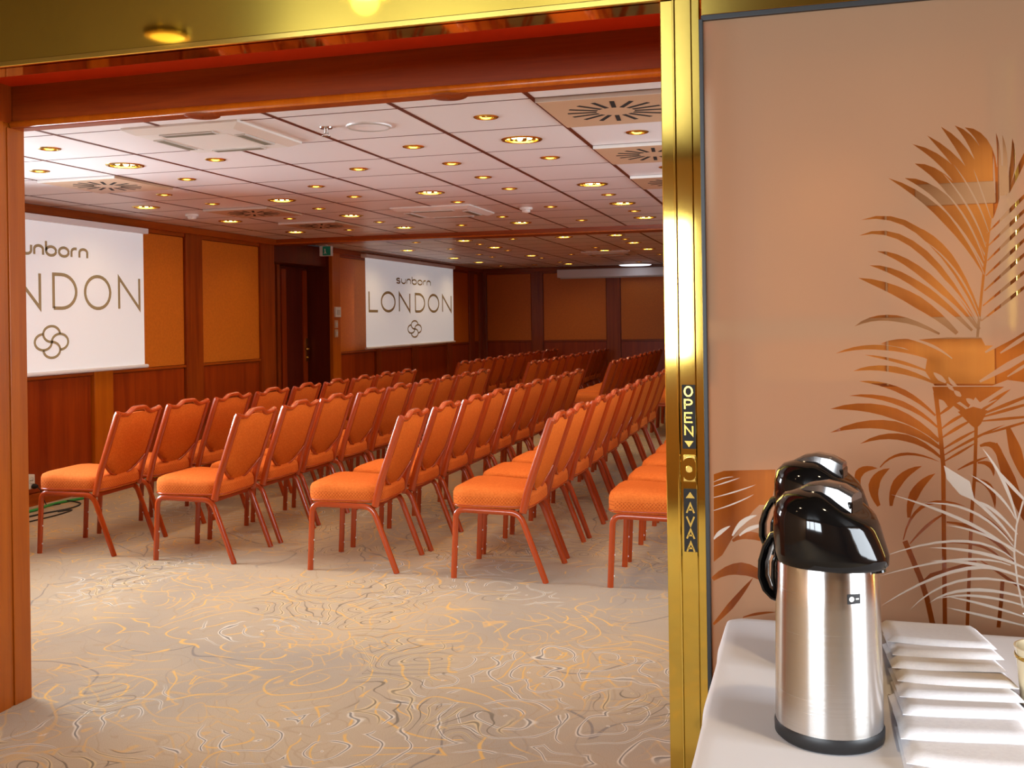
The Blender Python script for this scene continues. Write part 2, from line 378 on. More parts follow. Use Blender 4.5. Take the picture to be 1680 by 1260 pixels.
# ================================================================== SETTING
XL, XR, YD, YE, ZC = -5.72, 1.35, 3.13, 18.0, 2.34      # room: screen wall, far side, doorway plane, end wall, ceiling
# floor (room and lobby share the carpet)
struct('floor', MB().box(-6.6, 3.4, -3.6, YE+0.2, -0.06, 0.0), 'carpet')

# ---- wall with the projection screens
WB = XL-0.04                                            # backing face
wl = MB()
wl.box(WB-0.16, WB, YD, 3.65, 0, ZC+0.05); wl.box(WB-0.16, WB, 5.55, 10.19, 0, ZC+0.05)
wl.box(WB-0.16, WB, 3.65, 5.55, 0, 0.98); wl.box(WB-0.16, WB, 3.65, 5.55, 2.08, ZC+0.05)
wall_left = struct('wall_left', wl, 'wood_panel')
def panelling(wall, edges, y_or_x, face, sign, z_rail=1.0, axis='y', upper=True, skip_upper=()):
    """pilasters at `edges` (start, end), fabric above and veneer below between them; every piece a part of the wall"""
    def bx(name, mat, a0, a1, d0, d1, z0, z1, bev=0.0):
        lo, hi = sorted((face+sign*d0, face+sign*d1))
        if axis == 'y': return part_box(name, mat, wall, lo, hi, a0, a1, z0, z1, bev)
        return part_box(name, mat, wall, a0, a1, lo, hi, z0, z1, bev)
    for (a0, a1, mat) in edges: bx('pilaster', mat, a0, a1, 0, 0.045, 0, ZC-0.06, 0.004)
    for i in range(len(edges)-1):
        a0, a1 = edges[i][1], edges[i+1][0]
        if a1-a0 < 0.05: continue
        bx('wainscot_panel', 'wood_panel', a0+0.012, a1-0.012, 0.0, 0.016, 0.10, z_rail-0.03, 0.003)
        bx('skirting', 'wood_x' if axis == 'x' else 'wood_y', a0, a1, 0, 0.028, 0, 0.095, 0.003)
        bx('dado_rail', 'wood_x' if axis == 'x' else 'wood_y', a0, a1, 0, 0.034, z_rail-0.022, z_rail, 0.003)
        if upper and i not in skip_upper:
            bx('fabric_panel', 'wall_fabric', a0+0.012, a1-0.012, 0.0, 0.022, z_rail+0.004, ZC-0.105, 0.004)
            bx('top_rail', 'wood_x' if axis == 'x' else 'wood_y', a0, a1, 0, 0.03, ZC-0.10, ZC-0.06, 0.003)
    a0, a1 = edges[0][0], edges[-1][1]
    bx('cornice', 'wood_x' if axis == 'x' else 'wood_y', a0, a1, 0, 0.075, ZC-0.065, ZC-0.002, 0.004)
panelling(wall_left, [(5.56, 5.80, 'wood_light'), (7.15, 7.39, 'wood_light'), (8.485, 8.765, 'wood_z'), (9.89, 10.19, 'wood_z')], None, WB, 1)
# window added behind the doorway jamb, unseen, to brighten the near left corner
win = MB().box(WB-0.12, WB+0.03, 3.65, 3.71, 0.98, 2.08).box(WB-0.12, WB+0.03, 5.49, 5.55, 0.98, 2.08).box(WB-0.12, WB+0.03, 3.65, 5.55, 0.98, 1.04).box(WB-0.12, WB+0.03, 3.65, 5.55, 2.02, 2.08).box(WB-0.10, WB-0.02, 4.57, 4.63, 1.04, 2.02)
window_1 = struct('window_1', win, 'wood_z')
MB().box(WB-0.075, WB-0.069, 3.70, 5.50, 1.03, 2.03).build('pane', 'clear', window_1)

# ---- alcove with the dark door, then the far stretch of the screen wall
AX = -6.10
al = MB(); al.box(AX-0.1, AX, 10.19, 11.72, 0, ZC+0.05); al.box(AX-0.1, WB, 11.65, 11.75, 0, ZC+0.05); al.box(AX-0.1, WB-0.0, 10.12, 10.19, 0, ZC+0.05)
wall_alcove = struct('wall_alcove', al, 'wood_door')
part_box('pilaster', 'wood_z', wall_alcove, AX, AX+0.03, 10.19, 10.84, 0, ZC-0.02, 0.003)
part_box('pilaster', 'wood_z', wall_alcove, AX, AX+0.045, 10.86, 10.93, 0, ZC-0.10, 0.003)
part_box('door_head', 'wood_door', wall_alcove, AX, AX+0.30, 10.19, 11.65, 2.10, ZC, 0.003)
door_1 = struct('door_1', MB().box(AX, AX+0.04, 10.93, 11.62, 0.01, 2.08, 0.004), 'wood_door')
part_box('door_stile', 'wood_panel', door_1, AX+0.04, AX+0.055, 10.95, 11.06, 0.05, 2.05, 0.002)
part_box('door_stile', 'wood_panel', door_1, AX+0.04, AX+0.055, 11.49, 11.60, 0.05, 2.05, 0.002)
hp = MB().box(AX+0.055, AX+0.064, 11.535, 11.60, 0.90, 1.19, 0.002).build('handle_plate', 'gold', door_1)
MB().tube([(AX+0.06, 11.57, 1.06), (AX+0.11, 11.57, 1.06), (AX+0.115, 11.55, 1.06), (AX+0.115, 11.44, 1.06)], 0.014).build('door_handle', 'gold', hp, True)
MB().tube([(AX+0.06, 11.58, 0.95), (AX+0.075, 11.58, 0.95)], 0.014).build('lock_cylinder', 'brass', hp, True)

wall_far = struct('wall_left_far', MB().box(WB-0.16, WB, 11.75, YE, 0, ZC+0.05), 'wood_panel')
panelling(wall_far, [(11.65, 11.88, 'wood_light'), (13.02, 13.18, 'wood_z'), (14.40, 14.64, 'wood_z'), (15.99, 16.20, 'wood_z'), (17.17, 17.45, 'wood_z'), (17.75, 17.99, 'wood_z')], None, WB, 1)

# ---- end wall
wall_back = struct('wall_back', MB().box(-6.2, XR+0.2, YE+0.04, YE+0.2, 0, ZC+0.05), 'wood_panel')
panelling(wall_back, [(-5.76+i*1.0, -5.70+i*1.0, 'wood_z') for i in range(0)] + [(-5.72, -5.66, 'wood_z'), (-4.785, -4.565, 'wood_z'), (-3.37, -3.12, 'wood_z'), (-1.94, -1.70, 'wood_z'), (-0.52, -0.28, 'wood_z'), (0.62, 0.86, 'wood_z'), (1.25, 1.35, 'wood_z')], None, YE+0.04, -1, axis='x')

# ---- far side wall (behind the sliding door from here) with two unseen openings added for side light
wr = MB(); X0, X1 = XR, XR+0.16
for (y0, y1) in ((YD, 3.9), (6.5, 7.3), (9.9, YE)): wr.box(X0, X1, y0, y1, 0, ZC+0.05)
for (y0, y1) in ((3.9, 6.5), (7.3, 9.9)): wr.box(X0, X1, y0, y1, 0, 0.9); wr.box(X0, X1, y0, y1, 2.1, ZC+0.05)
wall_right = struct('wall_right', wr, 'wood_panel')
for n, (y0, y1) in enumerate(((3.9, 6.5), (7.3, 9.9))):
    q = MB().box(X0-0.03, X1, y0, y0+0.06, 0.9, 2.1).box(X0-0.03, X1, y1-0.06, y1, 0.9, 2.1).box(X0-0.03, X1, y0, y1, 0.9, 0.96).box(X0-0.03, X1, y0, y1, 2.04, 2.1).box(X0+0.03, X1, (y0+y1)/2-0.03, (y0+y1)/2+0.03, 0.96, 2.04)
    wn = struct('window_%d' % (n+2), q, 'wood_z'); MB().box(X0+0.07, X0+0.076, y0+0.05, y1-0.05, 0.95, 2.05).build('pane', 'clear', wn)

# ---- doorway: jamb, header, red soffit, brass track housing, pocket wall behind the sliding door
JX = -2.80
jm = MB().box(JX-0.30, JX-0.006, 2.30, YD, 0, 2.34)
wall_front = struct('wall_front', jm.box(-5.9, JX-0.30, 2.55, YD, 0, ZC+0.05), 'wood_jamb')
part_box('jamb_face', 'wood_jamb', wall_front, JX-0.006, JX, 2.30, 3.028, 0, 2.29, 0.002)
part_box('jamb_face', 'wood_jamb', wall_front, JX-0.006, JX, 3.048, YD, 0, 2.134, 0.002)
part_box('jamb_head', 'wood_z', wall_front, JX-0.006, JX+0.002, 3.0, 3.068, 2.15, 2.29, 0.002)
pocket = struct('wall_pocket', MB().box(-0.20, 3.0, 2.48, YD, 0, 2.34), 'pocket_low')
trim_1 = struct('trim_1', MB().box(JX, XR, 3.07, YD, 2.15, ZC+0.05), 'wood_head')          # header over the doorway
MB().sweep([(JX, 3.068, 2.146), (XR, 3.068, 2.146)], 0.012, 0.014, (0, 1, 0), 10, 2.2).build('lip_moulding', 'wood_light', trim_1, True)
MB().box(JX, XR, 3.075, YD, 2.132, 2.15).build('header_underside', 'wood_x', trim_1)
trim_2 = struct('trim_2', MB().box(JX-0.3, 3.0, 2.33, 3.07, 2.288, 2.34), 'soffit_red')   # wood soffit, strong reflected light put into its red
trim_3 = struct('trim_3', MB().box(-4.5, 3.0, 2.252, 2.35, 2.113, 2.62, 0.003), 'brass_dark')    # brass track housing
part_box('lower_lip', 'brass', trim_3, -4.5, 3.0, 2.246, 2.256, 2.106, 2.122, 0.002)
part_box('track_groove', 'brass_dark', trim_3, -2.8, 3.0, 2.27, 2.345, 2.108, 2.113)
# header spot cups that hang just below the header edge
for i, px in enumerate((330, 735)):
    p = on(1, 3.10, px, 150)
    t = empty('header_spot', (p.x, 3.105, 2.132))
    MB().lathe([(0.0, 0.0), (0.062, 0.0), (0.056, -0.003), (0.04, -0.005), (0.0, -0.006)], 28).build('housing', 'wood_head', t, True, auto=40)
    MB().disc(0.005, -0.0064, 12, up=False).build('lens', 'gold', t)
    tag(t, 'dark round spot cup under the header, %s the ceiling cassette' % ('left, beside' if i == 0 else 'further right, beyond'), 'light fitting', 'header spot cups')

# pocket wall panelling seen through the clear palm leaves
PY = 2.48
def pk(name, mat, xa, xb, ya, yb, dep, bev=0.002):
    a = on(1, PY, xa, ya); b_ = on(1, PY, xb, yb)
    return part_box(name, mat, pocket, min(a.x, b_.x), max(a.x, b_.x), PY-dep, PY, min(a.z, b_.z), max(a.z, b_.z), bev)
pk('panel_board', 'pocket', 1232, 1632, 85, 524, 0.006)
pk('panel_board', 'pocket', 1232, 1632, 556, 630, 0.008)
pk('panel_board', 'pocket', 1700, 1900, 85, 630, 0.006)
pk('panel_rail', 'plaster', 1150, 1632, 525, 555, 0.016)  # from here to the brass: pale bands standing in for reflections in the leaves
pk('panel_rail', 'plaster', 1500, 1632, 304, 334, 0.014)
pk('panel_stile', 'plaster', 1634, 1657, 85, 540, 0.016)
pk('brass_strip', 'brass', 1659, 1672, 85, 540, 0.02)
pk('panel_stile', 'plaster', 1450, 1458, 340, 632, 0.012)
pk('wainscot_panel', 'pocket_low', 1150, 1900, 632, 1300, 0.010)

# ---- lobby shell around the camera (seen in reflections only)
lw = MB(); lw.box(-4.6, -4.5, -3.2, 2.5, 0, 2.62)
struct('wall_lobby_left', lw, 'plaster_dim')
lr = MB(); lr.box(3.0, 3.1, -3.2, -0.9, 0, 2.62).box(3.0, 3.1, 1.3, 3.0, 0, 2.62).box(3.0, 3.1, -0.9, 1.3, 0, 0.8).box(3.0, 3.1, -0.9, 1.3, 2.4, 2.62)
struct('wall_lobby_right', lr, 'plaster_dim')
lb = MB(); lb.box(-4.6, -4.3, -3.3, -3.2, 0, 2.62).box(-0.78, 3.1, -3.3, -3.2, 0, 2.62).box(-4.3, -0.78, -3.3, -3.2, 0, 1.10).box(-4.3, -0.78, -3.3, -3.2, 2.15, 2.62)
for xx in (-3.3, -2.1): lb.box(xx-0.05, xx+0.05, -3.3, -3.2, 1.10, 2.15)
struct('wall_lobby_back', lb, 'plaster_dim')
struct('ceiling_lobby', MB().box(-4.6, 3.1, -3.3, 2.36, 2.60, 2.68), 'lobby_dark')

# ---- beam between the two halves of the room
trim_4 = struct('trim_4', MB().box(-6.1, XR, 10.19, 10.45, 2.283, ZC+0.05, 0.004), 'wood_x')
part_box('beam_bead', 'wood_light', trim_4, XL, XR, 10.178, 10.192, 2.283, 2.30, 0.003)

# ---- ceiling: dark void slab, metal tiles with dark slots between the strips
ceiling = struct('ceiling', MB().box(-6.2, XR+0.2, YD-0.02, YE+0.2, 2.43, 2.47), 'void')
CX0, PXT, CY0, PYT = -0.78, 0.608, 4.45, 0.6225
def colx(j): return CX0-PXT*j
def rowy(k): return CY0+PYT*k
SMALL, LARGE = set(), set()
def snap(px, py):
    p = on(2, ZC, px, py); return (round((CX0-p.x)/PXT), round((p.y-CY0)/PYT))
for p in [(93,244),(357,262),(77,281),(312,293),(277,321),(355,337),(522,306),(527,343),(479,360),(797,192),(1045,215),(679,240),(743,267),(900,257),(792,291),(590,277),(836,309),(755,331),(1000,319),(582,323),(902,339),(1040,346),(955,361),(827,355),(757,369),(625,365),(576,377),(1087,273),
          (682,397),(738,408),(786,401),(785,417),(832,411),(807,422),(822,436),(841,392),(888,423),(918,430),(1023,391),(977,405),(1017,419),(1047,428),(1083,417),(938,417),(877,434)]: SMALL.add(snap(*p))
for p in [(215,273),(247,342),(465,331),(382,364),(487,380),(855,230),(972,302),(707,317),(1023,333),(1058,357),(857,365),(578,356),(665,373),
          (757,395),(808,406),(667,411),(743,423),(786,431),(923,388),(872,419),(933,433),(1007,385),(1038,397),(990,412),(1063,408)]: LARGE.add(snap(*p))
# the strips hidden by the sliding door carry the same lamps
for j, k in ((-1, 1), (-1, 5), (-2, 3), (-1, 9), (-2, 7), (-1, 13), (-1, 17), (0, 12), (0, 16)): LARGE.add((j, k))
for j, k in ((-1, 3), (-2, 1), (-2, 5), (-1, 7), (0, 8), (-1, 11), (-1, 15), (0, 14)): SMALL.add((j, k))
LARGE -= SMALL & LARGE
SWIRL = {(0, 0), (0, 2), (0, 4), (6, 2), (6, 5), (6, 7)}
R_S, R_L = 0.047, 0.093
def tile_mesh(sx, sy, hole):
    hx, hy, t = sx/2-0.0, sy/2-0.004, 0.012
    mb = MB()
    if not hole: return mb.box(-hx, hx, -hy, hy, 0, t, 0.0015).mesh('ceiling_tile')
    n = 32; inner = [(hole*math.cos(2*PI*(i+0.5)/n), hole*math.sin(2*PI*(i+0.5)/n)) for i in range(n)]
    outer = []
    for (a, b_) in inner:
        k = min(hx/abs(a) if abs(a) > 1e-9 else 1e9, hy/abs(b_) if abs(b_) > 1e-9 else 1e9); outer.append((a*k, b_*k))
    for q in range(4):   # pull the nearest outer vertex onto each corner
        cxy = ((hx, hy), (-hx, hy), (-hx, -hy), (hx, -hy))[q]
        i = min(range(n), key=lambda i: (outer[i][0]-cxy[0])**2+(outer[i][1]-cxy[1])**2); outer[i] = cxy
    vs = [(a, b_, 0) for a, b_ in outer]+[(a, b_, 0) for a, b_ in inner]+[(a, b_, t) for a, b_ in outer]+[(a, b_, t) for a, b_ in inner]
    fs = []
    for i in range(n):
        j = (i+1) % n
        fs += [(i, j, n+j, n+i), (2*n+i, 3*n+i, 3*n+j, 2*n+j), (i, 2*n+i, 2*n+j, j), (n+i, n+j, 3*n+j, 3*n+i)]
    return mb.add(vs, fs).mesh('ceiling_tile')
TILE = {}
def tile(sx, sy, hole):
    key = (round(sx, 3), round(sy, 3), hole)
    if key not in TILE: TILE[key] = tile_mesh(sx, sy, hole)
    return TILE[key]
GAPX = 0.022
for j in range(-3, 9):
    for k in range(-2, 22):
        x0, x1 = colx(j)-PXT/2+GAPX/2, colx(j)+PXT/2-GAPX/2
        y0, y1 = rowy(k)-PYT/2, rowy(k)+PYT/2
        x0, x1 = max(x0, XL+0.03), min(x1, XR); y0, y1 = max(y0, YD), min(y1, YE)
        if x1-x0 < 0.1 or y1-y0 < 0.1: continue
        if (j, k) in SWIRL or (k == 9): 
            if k != 9: continue
        hole = R_S if (j, k) in SMALL else R_L if (j, k) in LARGE else 0
        if k == 9: hole = 0
        link('ceiling_tile', tile(x1-x0, y1-y0, hole), 'tile', ceiling, loc=((x0+x1)/2, (y0+y1)/2, ZC))

RAIL = {}
for j in range(-3, 9):
    xe = colx(j)-PXT/2
    if xe < XL+0.05: continue
    for (y0, y1) in ((YD, 10.18), (10.46, YE)):
        part_box('grid_rail', 'rail', ceiling, xe-0.0115, xe+0.0115, y0, y1, ZC-0.0015, ZC+0.02)
for k in range(-2, 22):
    ye = rowy(k)-PYT/2
    if ye < YD or 10.1 < ye < 10.5: continue
    part_box('cross_rail', 'rail', ceiling, XL+0.03, XR, ye-0.0045, ye+0.0045, ZC-0.0010, ZC+0.02)
# ================================================================== CEILING THINGS
def ring_prof(r_in, r_out): return [(r_in, 0.012), (r_in, -0.003), (r_in+0.004, -0.006), (r_out-0.003, -0.004), (r_out, 0.0)]
LAMP_COL = (1.0, 0.72, 0.42)
def lamp_light(parent, power, z, size):
    l = bpy.data.lights.new('lamp', 'SPOT'); l.energy = power; l.color = LAMP_COL; l.spot_size = math.radians(150); l.spot_blend = 0.9; l.shadow_soft_size = size
    o = bpy.data.objects.new('lamp', l); col.objects.link(o); o.parent = parent; o.location = (0, 0, z)
    return o
LD = {}
def light_meshes():
    LD['sr'] = MB().lathe(ring_prof(R_S-0.004, R_S+0.012), 28).mesh('trim_ring')
    LD['sb'] = MB().lathe([(R_S-0.004, 0.006), (R_S-0.012, 0.03), (0.012, 0.042), (0.0, 0.042)], 24).mesh('reflector')
    LD['sl'] = MB().lathe([(0.0, 0.004), (0.014, 0.006), (0.024, 0.014), (0.026, 0.03), (0.0, 0.034)], 18).mesh('bulb')
    LD['lr'] = MB().lathe(ring_prof(R_L-0.004, R_L+0.016), 36).mesh('trim_ring')
    pr = MB(); n = 36; prof = [(R_L-0.004, 0.006), (R_L-0.012, 0.03), (R_L-0.03, 0.055), (0.0, 0.07)]
    base = 0
    for i, (r_, z) in enumerate(prof):
        for q in range(n):
            rr = r_*(1.0 if q % 2 else 0.93); a = 2*PI*q/n; pr.v.append((rr*math.cos(a), rr*math.sin(a), z))
    for i in range(len(prof)-1):
        for q in range(n): pr.f.append((i*n+q, i*n+(q+1) % n, (i+1)*n+(q+1) % n, (i+1)*n+q))
    LD['lb'] = pr.mesh('reflector')
    LD['ll'] = MB().lathe([(0.0, -0.008), (0.010, -0.006), (0.015, 0.0), (0.015, 0.035), (0.0, 0.04)], 14).mesh('bulb')
light_meshes()
def bay_words(j): return 'ceiling strip %s from the screen wall' % ORD[8-j] if j <= 8 else ''
used = {}
for big, cells in ((False, SMALL), (True, LARGE)):
    for (j, k) in sorted(cells, key=lambda c: (c[0], c[1])):
        if k == 9 or (j, k) in SWIRL or rowy(k) > YE-0.2 or j > 8 or j < -3: continue
        sect = 'near half' if k < 9 else 'far half'
        key = (big, j, sect); n = used.get(key, 0); used[key] = n+1
        t = empty('ceiling_downlight', (colx(j), rowy(k), ZC))
        if big:
            link('trim_ring', LD['lr'], 'gold', t, True, auto=50); link('reflector', LD['lb'], 'reflector', t, False)
            for q in range(4):
                link('bulb', LD['ll'], 'bulb', t, True, loc=(0.042*math.cos(q*PI/2+0.5), 0.042*math.sin(q*PI/2+0.5), 0.008))
            lamp_light(t, (15 if k < 4 else 10 if k < 9 else 15), -0.012, 0.05)
        else:
            link('trim_ring', LD['sr'], 'gold', t, True, auto=50); link('reflector', LD['sb'], 'reflector', t, True); link('bulb', LD['sl'], 'bulb', t, True)
            if k < 9 and j >= 0: lamp_light(t, (8 if k < 4 else 5), -0.012, 0.03)
        tag(t, '%s gold downlight, %s of its size in %s strip from screen wall, %s' % ('large' if big else 'small', ORD[n], ORD[8-j], sect), 'downlight', 'gold ceiling downlights')

# swirl diffusers
def diffuser(j, k, label):
    t = empty('air_diffuser', (colx(j), rowy(k), ZC-0.016))
    hx, hy = PXT/2-0.012, PYT/2-0.004
    MB().box(-hx, hx, -hy, hy, 0, 0.03, 0.003).build('plate', 'diffuser', t)
    MB().box(-hx, hx, -hy-0.002, -hy+0.006, -0.003, 0.028, 0.001).build('front_lip', 'plastic', t)
    for q in range(16):
        a = 2*PI*q/16+0.1; ca, sa = math.cos(a), math.sin(a)
        r0, r1, hw = 0.085, 0.215, 0.010
        pl = [(r0*ca-hw*sa, r0*sa+hw*ca), (r0*ca+hw*sa, r0*sa-hw*ca), (r1*ca+hw*sa, r1*sa-hw*ca), (r1*ca-hw*sa, r1*sa+hw*ca)]
        MB().prism(pl, lambda p: (p[0], p[1], -0.0012), lambda p: (p[0], p[1], 0.004)).build('slot', 'slot', t)
    tag(t, label, 'air vent', 'swirl air diffusers')
diffuser(0, 0, 'beige swirl diffuser plate with black slots, nearest the doorway header')
diffuser(0, 2, 'beige swirl diffuser plate half hidden by the brass door stile')
diffuser(0, 4, 'beige swirl diffuser plate mostly hidden behind the brass stile, furthest back there')
diffuser(6, 2, 'swirl diffuser plate near the left jamb, closest of the screen side three')
diffuser(6, 5, 'swirl diffuser plate on the screen side, middle one of three')
diffuser(6, 7, 'swirl diffuser plate on the screen side, furthest of three')

def cassette(x, y, s, label):
    t = empty('ceiling_cassette', (x, y, ZC))
    h = s/2
    def frame(a):
        mb = MB(); prof = [(h, 0.0), (h, -0.010), (h-0.05, -0.032), (h-0.13, -0.034), (h-0.14, -0.022)]
        for i in range(len(prof)-1):
            (r0, z0), (r1, z1) = prof[i], prof[i+1]
            for q in range(4):
                c = ((1, 1), (-1, 1), (-1, -1), (1, -1)); a0, a1 = c[q], c[(q+1) % 4]
                mb.add([(a0[0]*r0, a0[1]*r0, z0), (a1[0]*r0, a1[1]*r0, z0), (a1[0]*r1, a1[1]*r1, z1), (a0[0]*r1, a0[1]*r1, z1)], [(0, 1, 2, 3)])
        return mb
    frame(0).build('surround', 'plastic', t)
    MB().box(-h+0.14, h-0.14, -h+0.14, h-0.14, -0.034, -0.02, 0.004).build('intake_panel', 'plastic', t)
    for q in range(4):
        rz = q*PI/2; o = MB().box(-h+0.17, h-0.17, h-0.120, h-0.060, -0.0385, -0.031, 0.002).build('air_slot', 'plastic_grey', t); o.rotation_euler = (0, 0, rz)
        b_ = MB().box(-h+0.18, h-0.18, h-0.112, h-0.074, -0.0395, -0.0384).build('louvre', 'louvre', o)
    tag(t, label, 'air conditioner', 'ceiling cassettes')
cassette(-2.80, 4.42, 0.63, 'white square air conditioning cassette in the near ceiling by the header')
cassette(-2.92, 8.1, 0.70, 'white air conditioning cassette in the ceiling just before the beam')
cassette(-2.62, 14.3, 0.70, 'pale air conditioning cassette in the darker ceiling beyond the beam')

def smoke(px, py, label):
    p = on(2, ZC, px, py); t = empty('smoke_detector', (p.x, p.y, ZC))
    MB().lathe([(0.0, 0), (0.055, 0), (0.055, -0.012), (0.05, -0.018)], 26).disc(0.05, -0.018, 26, up=False).build('base', 'plastic', t, True, auto=40)
    MB().lathe([(0.038, -0.017), (0.036, -0.034), (0.026, -0.042), (0.0, -0.044)], 26).build('sensor_head', 'plastic', t, True, auto=50)
    tag(t, label, 'smoke detector', 'smoke detectors')
smoke(315, 352, 'white smoke detector on the ceiling above the left projection screen')
smoke(863, 341, 'small smoke detector on the ceiling right of the far cassette')
p = on(2, ZC, 605, 207); t = empty('ceiling_speaker', (p.x, p.y, ZC))
MB().lathe([(0.0, -0.006), (0.088, -0.006), (0.098, -0.008), (0.108, -0.006), (0.11, 0)], 40).build('grille', 'tile', t, True, auto=30)
MB().lathe([(0.094, -0.0085), (0.099, -0.0105), (0.104, -0.0085)], 40).build('rim', 'plastic_grey', t, True)
tag(t, 'round white flush ceiling speaker beside the sprinkler', 'speaker')
p = on(2, ZC, 535, 209); t = empty('sprinkler_head', (p.x, p.y, ZC))
MB().lathe([(0.0, 0), (0.032, 0), (0.03, -0.006), (0.009, -0.008), (0.008, -0.03), (0.0, -0.03)], 20).build('body', 'steel', t, True, auto=40)
MB().lathe([(0.0, -0.044), (0.022, -0.044), (0.022, -0.041), (0.0, -0.041)], 16).build('deflector', 'steel', t, True, auto=40)
for s_ in (-1, 1): MB().tube([(s_*0.008, 0, -0.026), (s_*0.013, 0, -0.036), (s_*0.004, 0, -0.043)], 0.0025, 6).build('frame_arm', 'steel', t, True)
tag(t, 'small steel fire sprinkler hanging from the ceiling beside the round speaker', 'sprinkler')

# ================================================================== SCREENS
def ribbon(mb, pts, hw, fn, closed=False):
    """flat stroke of half width hw along 2-D pts; fn(u, v, layer) -> 3-D"""
    pts = [Vector((p[0], p[1])) for p in pts]; k = len(pts); base = len(mb.v)
    for i in range(k):
        a = pts[i-1] if (i > 0 or closed) else pts[i]; b_ = pts[(i+1) % k] if (i < k-1 or closed) else pts[i]
        t0 = (pts[i]-a).normalized() if (pts[i]-a).length > 1e-9 else None; t1 = (b_-pts[i]).normalized() if (b_-pts[i]).length > 1e-9 else None
        if t0 is None: t0 = t1
        if t1 is None: t1 = t0
        tt = (t0+t1); tt = tt.normalized() if tt.length > 1e-6 else t1
        c = max(0.4, tt.dot(t1)); n = Vector((-tt.y, tt.x))*(hw/c)
        for q, lay in ((pts[i]+n, 0), (pts[i]-n, 0), (pts[i]+n, 1), (pts[i]-n, 1)): mb.v.append(tuple(fn(q.x, q.y, lay)))
    m = k if closed else k-1
    for i in range(m):
        a = base+4*i; b_ = base+4*((i+1) % k)
        mb.f += [(a, b_, b_+1, a+1), (a+2, a+3, b_+3, b_+2), (a, a+2, b_+2, b_), (a+1, b_+1, b_+3, a+3)]
    if not closed:
        mb.f += [(base, base+1, base+3, base+2), (base+4*(k-1), base+4*(k-1)+2, base+4*(k-1)+3, base+4*(k-1)+1)]
def arc(cx, cy, rx, ry, a0, a1, n=14): return [(cx+rx*math.cos(math.radians(a0+(a1-a0)*i/n)), cy+ry*math.sin(math.radians(a0+(a1-a0)*i/n))) for i in range(n+1)]
CAPS = {'L': [[(0, 1), (0, 0), (1, 0)]], 'N': [[(0, 0), (0, 1), (1, 0), (1, 1)]], 'O': ['c', arc(0.5, 0.5, 0.5, 0.5, 0, 345, 26)],
        'D': [[(0, 0), (0, 1), (0.35, 1)]+arc(0.35, 0.5, 0.65, 0.5, 90, -90, 16)+[(0, 0)]],
        'P': [[(0, 0), (0, 1), (0.5, 1)]+arc(0.5, 0.74, 0.45, 0.26, 90, -90, 10)+[(0, 0.48)]], 'E': [[(1, 1), (0, 1), (0, 0), (1, 0)], [(0, 0.5), (0.85, 0.5)]],
        'A': [[(0, 0), (0.5, 1), (1, 0)], [(0.2, 0.36), (0.8, 0.36)]], 'V': [[(0, 1), (0.5, 0), (1, 1)]]}
LOW = {'s': (0.80, [arc(0.42, 0.74, 0.36, 0.26, 30, 270, 12)[:-3]+[(0.42, 0.5)]+arc(0.40, 0.26, 0.38, 0.26, 75, -150, 12)[1:]]),
       'u': (0.85, [[(0, 1)]+arc(0.425, 0.40, 0.425, 0.40, 180, 360, 14)+[(0.85, 1)]]),
       'n': (0.85, [[(0, 0)]+arc(0.425, 0.60, 0.425, 0.40, 180, 0, 14)+[(0.85, 0)]]),
       'b': (1.0, [[(0, 1.6), (0, 0.5)], arc(0.5, 0.5, 0.5, 0.5, 0, 360, 24)]),
       'o': (1.0, [arc(0.5, 0.5, 0.5, 0.5, 0, 360, 24)]),
       'r': (0.55, [[(0, 0)]+arc(0.40, 0.60, 0.40, 0.40, 180, 85, 8)+[(0.55, 1.0)]])}
